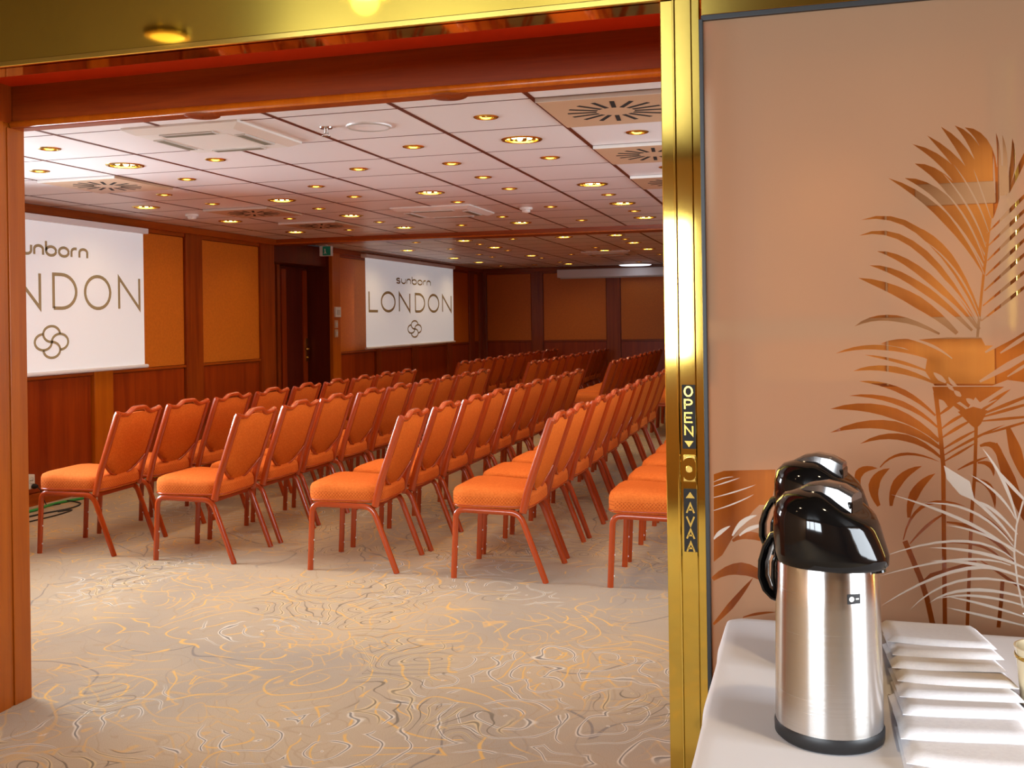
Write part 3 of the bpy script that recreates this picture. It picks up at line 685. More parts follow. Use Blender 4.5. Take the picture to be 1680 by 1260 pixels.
def projection_screen(ya, yb, z0, z1, ytext, label, kx, wfrac):
    """screen hanging parallel to the wall; ytext = (y of the L, y of the last N) of the big word"""
    XS = -5.585
    t = empty('projection_screen', (XS, (ya+yb)/2, z0)); ox, oy, oz = XS, (ya+yb)/2, z0
    cv = MB().box(-0.006, 0.0, ya-oy, yb-oy, 0, z1-z0-0.03).build('canvas', 'screen', t)
    MB().tube([(0.004, ya-oy-0.03, 0.0), (0.004, yb-oy+0.03, 0.0)], 0.017, 12).build('bottom_bar', 'screen_edge', t, True, auto=40)
    MB().box(-0.05, 0.03, ya-oy-0.04, yb-oy+0.04, z1-z0-0.035, z1-z0+0.015, 0.008).build('roller_case', 'screen_edge', t)
    for yy in (ya-oy+0.15, yb-oy-0.15): MB().box(-0.08, -0.048, yy-0.02, yy+0.02, z1-z0-0.03, z1-z0+0.01, 0.003).build('wall_bracket', 'screen_edge', t)
    fn = lambda u, v, lay: (0.0006+0.0022*lay, u-oy, v-oz)
    zt0, zt1 = 1.535, 1.80
    Lw = ytext[1]-ytext[0]
    boxes = [('L', 0, .0875), ('O', .1256, .2726), ('N', .3215, .4443), ('D', .5122, .6296), ('O', .6778, .8209), ('N', .8735, 1.0)]
    for ch, a, b_ in boxes:
        mb = MB(); st = CAPS[ch]; clo = st[0] == 'c'
        for s_ in (st[1:] if clo else st):
            ribbon(mb, [(ytext[0]+Lw*(a+(b_-a)*p[0]), zt0+(zt1-zt0)*p[1]) for p in s_], 0.0135*kx, fn, clo)
        mb.build('letter', 'ink', cv)
    # small word
    word = 'sunborn'; tw = sum(LOW[c][0] for c in word)+0.30*6
    ymid = (ytext[0]+ytext[1])/2; W = Lw*wfrac; zb, xh = 1.945, 0.068
    u = ymid-W/2
    for c in word:
        wd, sts = LOW[c]; mb = MB()
        for s_ in sts: ribbon(mb, [(u+W/tw*p[0], zb+xh*p[1]) for p in s_], 0.0110, fn)
        mb.build('letter', 'ink', cv); u += W/tw*(wd+0.30)
    # four-lobed knot
    mb = MB(); ry, rz, zc = 0.118*Lw/3.27*kx*0+Lw*0.0835/2, 0.0615, 1.272
    for q in range(4):
        pts = []
        for i in range(29):
            a = math.radians(270*i/28); x, y = 0.5*math.cos(a), 0.5+0.5*math.sin(a)
            for _ in range(q): x, y = -y, x
            pts.append((ymid+x*2*ry, zc+y*2*rz))
        ribbon(mb, pts, 0.010*kx**0.5, fn)
    mb.build('emblem', 'ink', cv)
    tag(t, label, 'projection screen', 'lowered projection screens')
projection_screen(5.33, 7.65, 1.03, 2.235, (5.42, 7.585), 'lit white projection screen nearest the doorway, cut off by the left jamb', 1.0, 0.385)
projection_screen(12.39, 15.92, 1.035, 2.285, (12.486, 15.80), 'lit white projection screen far down the room beyond the dark door', 1.35, 0.42)
# rolled-up screen on the end wall
t = empty('screen_housing', (-3.05, YE-0.10, 2.14))
MB().box(-1.2, 1.9, -0.06, 0.06, 0.0, 0.15, 0.012).build('case', 'screen_edge', t)
MB().box(-1.15, 1.85, -0.012, 0.012, -0.02, 0.001, 0.004).build('screen_bar', 'plastic_grey', t)
for xx in (-0.9, 0.4, 1.6): MB().box(xx-0.02, xx+0.02, 0.055, 0.095, 0.03, 0.12, 0.003).build('wall_bracket', 'plastic_grey', t)
tag(t, 'long pale roller screen housing mounted high on the end wall', 'screen housing')

t = empty('flush_lamp', (-2.75, 17.45, ZC))  # glowing disc added for a white sheen on the ceiling, source unknown
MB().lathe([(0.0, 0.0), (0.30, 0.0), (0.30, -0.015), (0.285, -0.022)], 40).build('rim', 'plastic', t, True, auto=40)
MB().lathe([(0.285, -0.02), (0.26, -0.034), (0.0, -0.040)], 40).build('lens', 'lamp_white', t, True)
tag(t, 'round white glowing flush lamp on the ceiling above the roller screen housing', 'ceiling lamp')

# ================================================================== SMALL WALL THINGS
ex = on(1, 11.0, 537, 412)
t = empty('exit_sign', (-5.47, 11.0, 2.19))
MB().box(-0.075, 0.075, -0.03, 0.03, 0.0, 0.12, 0.004).build('case', 'plastic', t)
MB().box(-0.03, 0.073, -0.034, -0.029, 0.006, 0.114, 0.001).build('green_face', 'exit_green', t)
MB().box(-0.012, 0.012, -0.012, 0.012, 0.12, 0.15).build('bracket', 'plastic', t)
pc = MB(); pc.tube([(0.0, -0.035, 0.085), (0.004, -0.035, 0.05)], 0.006, 6).tube([(0.004, -0.035, 0.05), (0.016, -0.035, 0.025)], 0.004, 6).tube([(0.004, -0.035, 0.05), (-0.01, -0.035, 0.025)], 0.004, 6)
pc.build('running_figure', 'plastic', t)
tag(t, 'green and white exit sign hanging by the beam above the dark door', 'exit sign')
def wall_plate(name, y, z, w_, h, d, mat, label, cat, knob=None):
    t = empty(name, (XL+0.005, y, z))
    MB().box(0, d, -w_/2, w_/2, -h/2, h/2, 0.004).build('cover_plate', mat, t)
    MB().box(d-0.001, d+0.006, -w_*0.28, w_*0.28, -h*0.30, h*0.22, 0.002).build('rocker' if knob is None else knob, 'plastic_grey', t)
    return tag(t, label, cat)
wall_plate('thermostat', 11.77, 1.521, 0.15, 0.13, 0.025, 'plastic', 'white thermostat box on the post right of the dark door', 'thermostat', 'display')
wall_plate('light_switch', 11.735, 1.366, 0.09, 0.10, 0.012, 'diffuser', 'beige light switch just below the white thermostat', 'switch')
wall_plate('light_switch', 11.735, 1.249, 0.09, 0.10, 0.012, 'diffuser', 'beige light switch, lower one of two beside the dark door', 'switch')
t = empty('wall_socket', (XL-0.02, 6.35, 0.20))
MB().box(0, 0.05, -0.075, 0.075, -0.055, 0.055, 0.006).build('case', 'plastic', t)
for s_ in (-1, 1):
    o = MB().lathe([(0.0, -0.004), (0.02, -0.004), (0.022, 0.003), (0.025, 0.003)], 20).build('outlet', 'plastic_grey', t, True, auto=40, loc=(0.051, s_*0.037, 0.012)); o.rotation_euler = (0, PI/2, 0)
    for q in (-1, 1): MB().box(-0.003, 0.003, q*0.009-0.003, q*0.009+0.003, -0.002, 0.004).build('hole', 'slot', o)
tag(t, 'white double power socket low on the wall beside the left jamb', 'socket')
t = empty('power_plug', (XL+0.035, 6.40, 0.165))
MB().lathe([(0.0, 0), (0.02, 0.0), (0.02, 0.02), (0.011, 0.04), (0.0, 0.042)], 16).build('plug_body', 'black_matte', t, True, auto=40).rotation_euler = (0, PI/2, 0)
MB().tube([(0.035, 0, 0), (0.06, 0.01, -0.03), (0.065, 0.03, -0.10), (0.07, 0.06, -0.158), (0.12, 0.15, -0.159)], 0.004, 8).build('lead', 'black_matte', t, True)
tag(t, 'black power plug in the white socket by the left jamb', 'plug')
def cable(name, pts, r_, mat, label):
    P = [Vector(p) for p in pts]; out = []
    for i in range(len(P)-1):
        a, b_, c, d = P[max(i-1, 0)], P[i], P[i+1], P[min(i+2, len(P)-1)]
        for q in range(6):
            u = q/6; out.append(0.5*((2*b_)+(c-a)*u+(2*a-5*b_+4*c-d)*u*u+(3*b_-a-3*c+d)*u**3))
    out.append(P[-1])
    tag(MB().tube(out, r_, 8).build(name, mat, None, True), label, 'cable')
cable('floor_cable', [(-5.55, 5.75, .011), (-5.58, 6.0, .011), (-5.56, 6.25, .011), (-5.60, 6.55, .011), (-5.52, 6.95, .011), (-5.60, 7.3, .011), (-5.63, 7.9, .011)], 0.011, 'green', 'thick green cable lying on the carpet under the left projection screen')
cable('floor_cable', [(-5.44, 5.8, .007), (-5.42, 6.15, .007), (-5.36, 6.4, .007), (-5.42, 6.6, .007), (-5.56, 6.62, .021)], 0.006, 'black_matte', 'thin black cable looping on the carpet beside the green cable')
cable('floor_cable', [(-5.30, 5.85, .006), (-5.27, 6.15, .006), (-5.30, 6.36, .006), (-5.36, 6.28, .006)], 0.005, 'black_matte', 'short black cable end on the carpet nearest the left jamb')

# ================================================================== CHAIRS
def chair_prototype():
    root = empty('banquet_chair')
    hy = 0.222
    def bend(p0, p1, p2, r_, n=6):
        a, b_, c = Vector(p0), Vector(p1), Vector(p2); u = b_+(a-b_).normalized()*r_; v = b_+(c-b_).normalized()*r_
        return [u.lerp(b_, i/n).lerp(b_.lerp(v, i/n), i/n) for i in range(n+1)]
    meshes = {}
    F0, FT, RT, R0 = (-0.258, 0, 0), (-0.240, 0, 0.374), (0.118, 0, 0.366), (0.258, 0, 0)
    front = [F0] + bend(F0, FT, RT, 0.05); rail = [Vector((-0.195, 0, 0.373)), Vector((-0.05, 0, 0.370)), Vector((0.075, 0, 0.367))]; rear = bend(FT, RT, R0, 0.055) + [R0]
    meshes['front'] = MB().sweep(front, 0.0115, 0.0155, (0, 1, 0), 8).mesh('leg')
    meshes['rail'] = MB().sweep(rail, 0.0114, 0.0152, (0, 1, 0), 8).mesh('side_rail')
    meshes['rear'] = MB().sweep(rear, 0.0115, 0.0155, (0, 1, 0), 8).mesh('leg')
    XB = lambda z: 0.128 + (z-0.385)*0.352 + max(0, 0.50-z)*0.10
    post = [(XB(z), 0, z) for z in (0.368, 0.42, 0.47, 0.52, 0.62, 0.74, 0.85)] + [(XB(0.864)+0.004, 0, 0.864)]
    meshes['post'] = MB().sweep(post, 0.0120, 0.0200, (0, 1, 0), 8).mesh('back_post')
    meshes['bumper'] = MB().lathe([(0, 0.004), (0.004, 0.003), (0.005, 0)], 8).mesh('bumper')
    for s_ in (-1, 1):
        lg = link('leg', meshes['front'], 'chair_frame', root, True, (0, s_*hy, 0), 50)
        for zz in (0.06, 0.17):
            o = link('bumper', meshes['bumper'], 'plastic', lg, True, (-0.255+zz*0.045+0.0135, 0, zz)); o.rotation_euler = (0, PI/2, 0)
        link('side_rail', meshes['rail'], 'chair_frame', root, True, (0, s_*hy, 0), 50)
        link('leg', meshes['rear'], 'chair_frame', root, True, (0, s_*hy, 0), 50)
        link('back_post', meshes['post'], 'chair_frame', root, True, (0, s_*(hy+0.0), 0), 50)
    MB().box(-0.22, -0.195, -hy+0.01, hy-0.01, 0.352, 0.374, 0.004).build('cross_bar', 'chair_frame', root)
    MB().box(0.09, 0.115, -hy+0.01, hy-0.01, 0.345, 0.366, 0.004).build('cross_bar', 'chair_frame', root)
    # seat cushion: superellipse pad, crowned, soft front edge
    mb = MB(); nu, prof = 36, [(0.0, 0.382), (0.93, 0.382), (0.985, 0.388), (1.0, 0.402), (1.005, 0.43), (1.0, 0.455), (0.97, 0.474), (0.88, 0.486), (0.6, 0.494), (0.3, 0.497), (0.0, 0.498)]
    for (k, z) in prof:
        for i in range(nu):
            a = 2*PI*i/nu; c, s_ = math.cos(a), math.sin(a); e = (abs(c)**7+abs(s_)**7)**(-1/7)
            x, y = c*e*k, s_*e*k
            mb.v.append((-0.048+0.226*x, 0.228*y*(1-0.035*x), z-(0.010*x if z > 0.4 else 0)))
    for i in range(len(prof)-1):
        for j in range(nu): mb.f.append((i*nu+j, i*nu+(j+1) % nu, (i+1)*nu+(j+1) % nu, (i+1)*nu+j))
    seat = mb.build('seat', 'seat_fabric', root, True)
    pp = []
    for i in range(nu+1):
        a = 2*PI*i/nu; c, s_ = math.cos(a), math.sin(a); e = (abs(c)**7+abs(s_)**7)**(-1/7)*1.003
        pp.append((-0.048+0.226*c*e, 0.228*s_*e*(1-0.035*c*e), 0.398))
    MB().sweep(pp, 0.004, 0.004, (0, 0, 1), 6, 2, cap=False).build('piping', 'chair_frame', seat, True)
    # shield-shaped back pad
    def hump(s_): q = max(0, min(1, (0.56-abs(s_))/0.34)); return q*q*(3-2*q)
    def ztop(s_): a = abs(s_); return 0.838 + 0.016*hump(s_) + 0.016*max(0, (a-0.62)/0.38)**1.5
    def zbot(s_): return 0.462 + 0.105*abs(s_)**2.0
    wd = hy-0.010
    mb = MB(); nu, nv = 18, 10
    for side in (0, 1):
        def fn(u, v, side=side):
            s_ = -1+2*u; zb, zt = zbot(s_), ztop(s_); z = zb+(zt-zb)*v
            e = max(0, 1-abs(s_)**6)**0.5*max(0, 1-abs(2*v-1)**6)**0.5
            off = (-0.016-0.020*e) if side == 0 else (0.003+0.012*e)
            return (XB(z)+off, s_*wd*(1-0.10*(1-v)*abs(s_)**2*0), z)
        mb.grid(fn, nu, nv)
    rows = nv+1; n1 = (nu+1)*rows
    edge = [i*rows for i in range(nu+1)] + [nu*rows+j for j in range(1, rows)] + [i*rows+nv for i in range(nu-1, -1, -1)] + [j for j in range(nv-1, 0, -1)]
    for i in range(len(edge)):
        a, b_ = edge[i], edge[(i+1) % len(edge)]; mb.f.append((a, b_, b_+n1, a+n1))
    mb.build('back_pad', 'chair_fabric', root, True, auto=60)
    # crest rail follows the shaped top edge; the lower stay closes the shield
    cr = [(XB(ztop(s_)+0.012)-0.002, s_*(hy+0.003), ztop(s_)+0.010+0.016*hump(s_)) for s_ in [-1+2*i/26 for i in range(27)]]
    MB().sweep(cr, 0.018, 0.014, (1, 0, 0.0), 8, 3).build('crest_rail', 'chair_frame', root, True, auto=60)
    lo = [(XB(zbot(s_))+0.000, s_*wd, zbot(s_)-0.006) for s_ in [-1+2*i/18 for i in range(19)]]
    MB().sweep(lo, 0.010, 0.007, (1, 0, 0), 8, 3).build('lower_stay', 'chair_frame', root, True, auto=60)
    return root
proto = chair_prototype()
first = [True]
def place_chair(x, y, rz, label, group, bumpers):
    if first[0]: o = proto; first[0] = False
    else:
        o = proto.copy(); col.objects.link(o)
        for ch in list(proto.children):
            c = ch.copy(); col.objects.link(c); c.parent = o
            for g in list(ch.children):
                if g.name.startswith('bumper') and not bumpers: continue
                d = g.copy(); col.objects.link(d); d.parent = c
    o.location = (x, y, 0); o.rotation_euler = (0, 0, rz)
    tag(o, label, 'chair', group)
ROWX = [-4.27, -3.44, -2.43, -1.565, -0.705]
NEAR = [9, 9, 9, 9, 6]
for i, x in enumerate(ROWX):
    for k in range(NEAR[i]):
        y = 5.365+0.562*k
        jx, jr = random.uniform(-0.012, 0.012), random.uniform(-0.02, 0.02)
        if k == 0: jx = 0; jr = [0.06, 0.03, 0.05, 0.0, 0.0][i]
        place_chair(x+jx, y+random.uniform(-0.006, 0.006)*(k > 0), jr,
                    'orange banquet chair %s from the doorway, %s row from the screen wall, near block' % (ORD[k], ORD[i]), 'banquet chairs in the near block', k < 4)
FAR = [10, 10, 9, 7]
for i, n in enumerate(FAR):
    for k in range(n):
        y = 11.93+0.525*k
        x = [-4.33, -3.43, -2.45, -1.50][i]
        place_chair(x+random.uniform(-0.012, 0.012), y, random.uniform(-0.02, 0.02),
                    'orange banquet chair %s beyond the beam, %s row from the screen wall, far block' % (ORD[k], ORD[i]), 'banquet chairs in the far block', False)

# ================================================================== SLIDING GLASS DOOR
DY = 2.25
def P2(x, y): q = on(1, DY, x, y); return (q.x, q.z)
door = empty('sliding_glass_door', (-0.29, DY, 0))
bx0, by0, bz0 = -0.29, DY, 0
def dpart(name, mat, x0, x1, y0, y1, z0, z1, bev=0.0015, parent=None, off=None):
    return MB().box(x0-bx0, x1-bx0, y0-by0, y1-by0, z0, z1, bev).build(name, mat, parent or door)
XG = -0.201                                            # glass edge
ZT = 2.056
dpart('stile_edge', 'brass', -0.291, -0.262, DY-0.002, DY+0.04, 0.02, 2.105)
dpart('stile_bead', 'brass', -0.264, -0.259, DY-0.010, DY+0.02, 0.02, 2.105)
dpart('stile_face', 'brass', -0.259, -0.223, DY-0.004, DY+0.04, 0.02, 2.105)
dpart('stile_return', 'brass', -0.223, XG-0.004, DY-0.001, DY+0.04, 0.02, 2.105)
dpart('gasket', 'black_matte', XG-0.005, XG+0.004, DY-0.006, DY+0.02, 0.05, ZT)
dpart('top_rail', 'brass', -0.20, 1.25, DY-0.003, DY+0.04, ZT+0.008, 2.105)
dpart('top_gasket', 'black_matte', XG, 1.25, DY-0.004, DY+0.02, ZT-0.003, ZT+0.009)
dpart('bottom_rail', 'brass', -0.20, 1.25, DY-0.003, DY+0.04, 0.02, 0.12)
dpart('end_stile', 'brass', 1.25, 1.33, DY-0.003, DY+0.04, 0.02, 2.105)
# plates and lettering on the stile
def plate(px0, px1, py0, py1, word, tri):
    (xa, za), (xb, zb) = P2(px0, py0), P2(px1, py1)
    pl = dpart('letter_plate', 'slot', xa, xb, DY-0.007, DY-0.003, zb, za, 0.0008)
    xc = (xa+xb)/2; h = (za-zb); n = len(word)+1; step = h/(n-0.1); fn = lambda u, v, lay: (u-bx0, -0.0072-0.0012*lay, v)
    slots = [za-step*(i+0.5) for i in range(n)]
    if tri == 'up': letters = list(zip(word, slots[1:])); zt = slots[0]; s_ = 1
    else: letters = list(zip(word, slots[:-1])); zt = slots[-1]; s_ = -1
    for ch, zc in letters:
        mb = MB(); st = CAPS[ch]; clo = st[0] == 'c'; ww, hh = 0.0165, 0.0205
        for q in (st[1:] if clo else st): ribbon(mb, [(xc+(p[0]-0.5)*ww, zc+(p[1]-0.5)*hh) for p in q], 0.0019, fn, clo)
        mb.build('letter', 'gold', pl)
    MB().prism([(xc-0.010, zt-s_*0.006), (xc+0.010, zt-s_*0.006), (xc, zt+s_*0.008)], lambda p: (p[0]-bx0, -0.0072, p[1]), lambda p: (p[0]-bx0, -0.0084, p[1])).build('arrow', 'gold', pl)
plate(1119, 1142, 631, 736, 'OPEN', 'down')
plate(1122, 1145, 801, 905, 'AVAA', 'up')
(xa, za), (xb, zb) = P2(1120, 746), P2(1144, 790)
lk = dpart('lock_plate', 'gold', xa+0.002, xb-0.002, DY-0.009, DY-0.003, zb, za, 0.002)
xm, zm, hw = (xa+xb)/2-bx0, (za+zb)/2, (xb-xa)/2
sp = [(xm+(hw-0.002)*math.cos(math.radians(a)), zm+(0.012 if math.sin(math.radians(a)) > 0 else -0.012)+(hw-0.002)*math.sin(math.radians(a))) for a in list(range(0, 181, 15))+list(range(180, 361, 15))]
MB().prism(sp, lambda p: (p[0], -0.009, p[1]), lambda p: (p[0], -0.014, p[1])).build('escutcheon', 'brass', lk)
o = MB().lathe([(0.0, 0.006), (0.007, 0.006), (0.008, 0.0)], 18).build('key_cylinder', 'gold', lk, True, auto=40, loc=(xm, -0.014, zm)); o.rotation_euler = (PI/2, 0, 0)

# palm pattern: clear leaves inside the etched pane; outlines drawn on the pane's own plane
TR = {'A': (1340, 180, 2.4235), 'B': (1320, 560, 2.739), 'C': (1150, 740, 3.5)}
def tp(tagc, p): ox, oy, s_ = TR[tagc]; return (ox+p[0]/s_, oy+p[1]/s_)
polys = []      # (kind, [(x, z)...])
def add_poly(kind, tagc, pts): polys.append((kind, [P2(*tp(tagc, p)) for p in pts]))
def leaf(kind, tagc, b, m, t, wdt, taper=0.55):
    b, m, t = Vector(b), Vector(m), Vector(t)
    if (tagc == 'A' and t.x >= 825) or (tagc == 'B' and t.x >= 980): t = t+(t-m)*0.9; m = b.lerp(t, 0.5)
    if tagc == 'B' and kind == 'etched_leaf' and b.x >= 980: b = b+Vector((60, 10))
    c = m*2-(b+t)*0.5; n = 9; left, right = [], []
    for i in range(n+1):
        u = i/n; p = b*(1-u)**2+c*2*u*(1-u)+t*u*u; d = ((c-b)*(1-u)+(t-c)*u)
        d = d.normalized() if d.length > 1e-6 else Vector((1, 0)); nn = Vector((-d.y, d.x))
        h = wdt*0.5*min(1.0, 0.30+1.6*u)*max(0.0, 1-u**3)**0.8
        left.append(p+nn*h); right.append(p-nn*h)
    add_poly(kind, tagc, [tuple(q) for q in left]+[tuple(q) for q in reversed(right[:-1])])
def stem(kind, tagc, pts, wdt):
    pts = [Vector(p) for p in pts]; l_, r_ = [], []
    for i, p in enumerate(pts):
        d = (pts[min(i+1, len(pts)-1)]-pts[max(i-1, 0)]).normalized(); nn = Vector((-d.y, d.x))*wdt*0.5; l_.append(p+nn); r_.append(p-nn)
    add_poly(kind, tagc, [tuple(q) for q in l_]+[tuple(q) for q in reversed(r_)])
K = 'palm_leaf'
for b, m, t, wd in [((668,650),(500,418),(285,270),40), ((672,610),(525,375),(350,270),52), ((676,565),(545,322),(390,212),58), ((680,525),(565,275),(382,135),48), ((684,485),(605,275),(440,100),50), ((688,445),(622,230),(495,65),52), ((690,425),(652,195),(550,60),48), ((692,405),(684,175),(590,68),52),
                    ((700,330),(705,230),(690,140),30), ((722,330),(727,200),(715,90),17), ((740,330),(752,210),(740,98),20), ((755,340),(780,220),(780,110),22), ((765,330),(800,250),(835,170),22), ((690,430),(690,310),(672,160),90), ((740,340),(735,270),(730,215),70),
                    ((655,840),(430,500),(178,437),30), ((650,872),(405,550),(168,500),30), ((645,800),(510,560),(350,455),30), ((640,868),(420,648),(240,562),36), ((620,878),(400,694),(210,618),36), ((560,890),(380,752),(165,668),52),
                    ((690,480),(760,400),(835,330),16), ((684,540),(760,460),(835,390),15), ((680,600),(760,525),(835,450),15), ((674,660),(760,580),(835,510),15), ((668,720),(750,650),(835,570),15), ((662,780),(745,715),(835,640),15), ((656,840),(745,770),(835,700),15),
                    ((490,892),(300,828),(150,862),28), ((450,990),(250,945),(75,970),22), ((545,988),(400,926),(255,930),24), ((465,1050),(330,1003),(190,975),15), ((475,1090),(300,1032),(145,1040),28)]:
    leaf(K, 'A', b, m, t, wd)
stem('stem', 'A', [(692,430),(680,540),(665,660),(650,800),(640,915)], 11)
add_poly(K, 'A', [(255,932),(400,915),(520,905),(655,905),(672,938),(720,938),(835,868),(985,800),(900,900),(1010,920),(890,985),(1000,1050),(835,1085),(760,1075),(700,1098),(470,1098),(432,1040),(440,992),(350,948)])
for b, m, t, wd in [((540,990),(450,935),(340,905),13), ((515,1085),(490,1066),(465,1045),24), ((650,1082),(730,1030),(825,980),30), ((672,965),(750,915),(840,862),26), ((732,968),(790,930),(840,898),18), ((760,1062),(800,1038),(840,1012),14), ((560,1100),(540,1085),(525,1062),16),
                    ((668,655),(575,480),(440,325),9), ((668,600),(592,430),(480,295),9), ((674,545),(605,390),(500,248),9), ((686,485),(628,345),(545,215),8), ((694,430),(660,330),(625,235),7), ((712,330),(707,260),(705,180),9), ((650,830),(560,650),(430,520),9), ((640,850),(520,690),(380,590),9), ((630,868),(500,740),(330,640),9)]: leaf('gap', 'A', b, m, t, wd)
for b, m, t, wd in [((590,335),(430,222),(245,180),28), ((600,388),(420,275),(200,245),28), ((606,450),(380,318),(115,305),54), ((612,482),(380,378),(115,412),48), ((617,526),(440,432),(250,462),34),
                    ((600,335),(650,300),(700,262),16), ((610,400),(680,350),(745,320),16), ((612,440),(690,390),(765,350),17), ((618,490),(700,440),(785,395),15), ((621,518),(760,440),(905,375),14), ((623,545),(700,500),(785,450),13),
                    ((760,345),(700,300),(630,255),24), ((772,340),(880,290),(990,250),18), ((772,350),(880,325),(990,290),16), ((775,362),(880,370),(990,350),14), ((780,330),(850,270),(930,215),22), ((775,430),(850,395),(990,360),13),
                    ((790,472),(870,490),(890,640),36), ((860,460),(965,470),(985,660),60), ((915,385),(985,400),(990,520),60), ((780,548),(835,558),(852,610),26), ((765,625),(835,660),(858,755),30),
                    ((335,742),(315,640),(385,572),54), ((250,660),(250,590),(330,572),40), ((390,742),(425,630),(530,562),46), ((470,795),(500,680),(590,595),48), ((340,568),(450,508),(612,545),15), ((445,895),(540,740),(730,745),17), ((475,912),(560,825),(645,770),16),
                    ((640,815),(820,872),(955,1010),26), ((640,908),(800,925),(900,1000),14), ((790,985),(880,1015),(990,1105),16), ((765,770),(860,830),(945,925),12), ((690,580),(760,545),(830,520),14)]:
    leaf(K, 'B', b, m, t, wd)
add_poly(K, 'B', [(575,205),(900,205),(830,250),(790,275),(770,252),(738,300),(700,272),(650,295),(590,262)])
for b, m, t, wd in [((705,248),(690,236),(672,222),24), ((770,285),(748,272),(728,258),28), ((672,222),(655,206),(640,190),18), ((640,290),(620,275),(605,262),20), ((800,300),(830,280),(870,262),10)]: leaf('gap', 'B', b, m, t, wd)
add_poly(K, 'B', [(690,318),(760,295),(825,312),(795,372),(772,395),(750,378)])
stem('stem', 'B', [(590,230),(600,310),(612,420),(625,560),(628,900),(633,1290)], 20)
stem('stem', 'B', [(774,350),(770,500),(767,600),(752,790),(733,1290)], 16)
stem('stem', 'B', [(452,900),(490,990),(525,1075),(552,1160),(580,1290)], 24)
stem('stem', 'B', [(540,1085),(570,1055),(640,1035),(720,1012),(775,993)], 20)
stem('stem', 'B', [(892,1080),(886,1170),(874,1290)], 18)
add_poly(K, 'C', [(72,136),(130,116),(428,108),(424,200),(402,312),(335,312),(300,345),(182,500),(122,600),(72,640)])
for b, m, t, wd in [((65,740),(250,682),(430,800),80), ((70,1000),(180,880),(300,730),42), ((180,520),(300,490),(440,560),50), ((240,960),(330,938),(430,930),18)]: leaf(K, 'C', b, m, t, wd)
for b, m, t, wd in [((70,345),(200,300),(305,250),9), ((70,270),(200,235),(315,195),9), ((70,205),(150,180),(225,155),8), ((180,490),(240,410),(322,372),32), ((220,490),(290,445),(390,425),26), ((72,510),(110,470),(170,432),26), ((72,180),(130,158),(190,150),6)]: leaf('etched_leaf', 'C', b, m, t, wd)
for i, (b, m, t) in enumerate([((945,985),(700,900),(340,975)), ((945,950),(720,810),(390,690)), ((942,925),(760,770),(530,730)), ((960,820),(900,640),(800,480)), ((950,800),(870,690),(745,600)), ((985,760),(930,650),(850,560)), ((930,1010),(690,985),(330,1060)), ((960,1060),(700,1030),(340,1195)), ((985,1110),(720,1075),(470,1215)), ((985,1160),(760,1120),(560,1180)), ((985,1200),(800,1150),(600,1160)), ((940,900),(820,760),(660,650)), ((985,1250),(820,1190),(640,1150)), ((985,1040),(820,960),(560,930)), ((985,990),(830,880),(640,830)), ((960,870),(850,760),(760,720)), ((985,1285),(820,1240),(640,1200)), ((985,1080),(800,1010),(560,990))]):
    leaf('etched_leaf', 'B', b, m, t, 13+4*(i % 2))
add_poly('etched_leaf', 'B', [(628,560),(745,632),(768,720),(700,690),(640,620)])
stem('etched_leaf', 'B', [(985,720),(955,830),(945,960),(960,1090),(985,1200)], 8)
x0p, x1p, z0p, z1p = XG, 1.25, 0.12, ZT
pts, faces, kinds = [Vector((x0p, z0p)), Vector((x1p, z0p)), Vector((x1p, z1p)), Vector((x0p, z1p))], [[0, 1, 2, 3]], ['pane']
for kind, pl in polys:
    q = [Vector((min(max(a, x0p+0.002), x1p-0.002), min(max(b_, z0p+0.002), z1p-0.002))) for a, b_ in pl]
    faces.append(list(range(len(pts), len(pts)+len(q)))); pts += q; kinds.append(kind)
vs, es, fs, ov, oe, of = delaunay_2d_cdt(pts, [], faces, 0, 1e-5)
def winding(pl, x, y):
    w_ = 0
    for i in range(len(pl)):
        a, b_ = pl[i-1], pl[i]
        if (a.y > y) != (b_.y > y) and x < a.x+(y-a.y)*(b_.x-a.x)/(b_.y-a.y): w_ += 1 if b_.y > a.y else -1
    return w_ != 0
shapes = []
for fi in range(1, len(faces)):
    pl = [pts[i] for i in faces[fi]]
    shapes.append((fi, pl, min(p.x for p in pl), max(p.x for p in pl), min(p.y for p in pl), max(p.y for p in pl)))
bucket = {}
for fc in fs:
    cx_, cy_ = sum(vs[i].x for i in fc)/len(fc), sum(vs[i].y for i in fc)/len(fc)
    src = [fi for (fi, pl, a, b_, c, d) in shapes if a < cx_ < b_ and c < cy_ < d and winding(pl, cx_, cy_)]
    et = [s_ for s_ in src if kinds[s_] == 'etched_leaf']; cl = [s_ for s_ in src if kinds[s_] in ('palm_leaf', 'stem')]
    gp = any(kinds[s_] == 'gap' for s_ in src)
    key = min(et) if et else 0 if gp else min(cl) if cl else 0
    bucket.setdefault(key, []).append(fc)
def sheet(fcs, y):
    idx = {}; mb = MB()
    for fc in fcs:
        q = []
        for i in fc:
            if i not in idx: idx[i] = len(mb.v); mb.v.append((vs[i].x-bx0, y, vs[i].y))
            q.append(idx[i])
        mb.f.append(tuple(q))
    return mb
pane = sheet(bucket.pop(0), 0.006).build('glass_pane', 'frost', door)
for key, fcs in sorted(bucket.items()):
    k = kinds[key]
    sheet(fcs, 0.006).build({'palm_leaf': 'palm_leaf', 'stem': 'palm_stem', 'etched_leaf': 'etched_leaf'}[k], 'frost_white' if k == 'etched_leaf' else 'clear', pane)
tag(door, 'brass framed sliding door of etched glass with clear palm leaves', 'door')

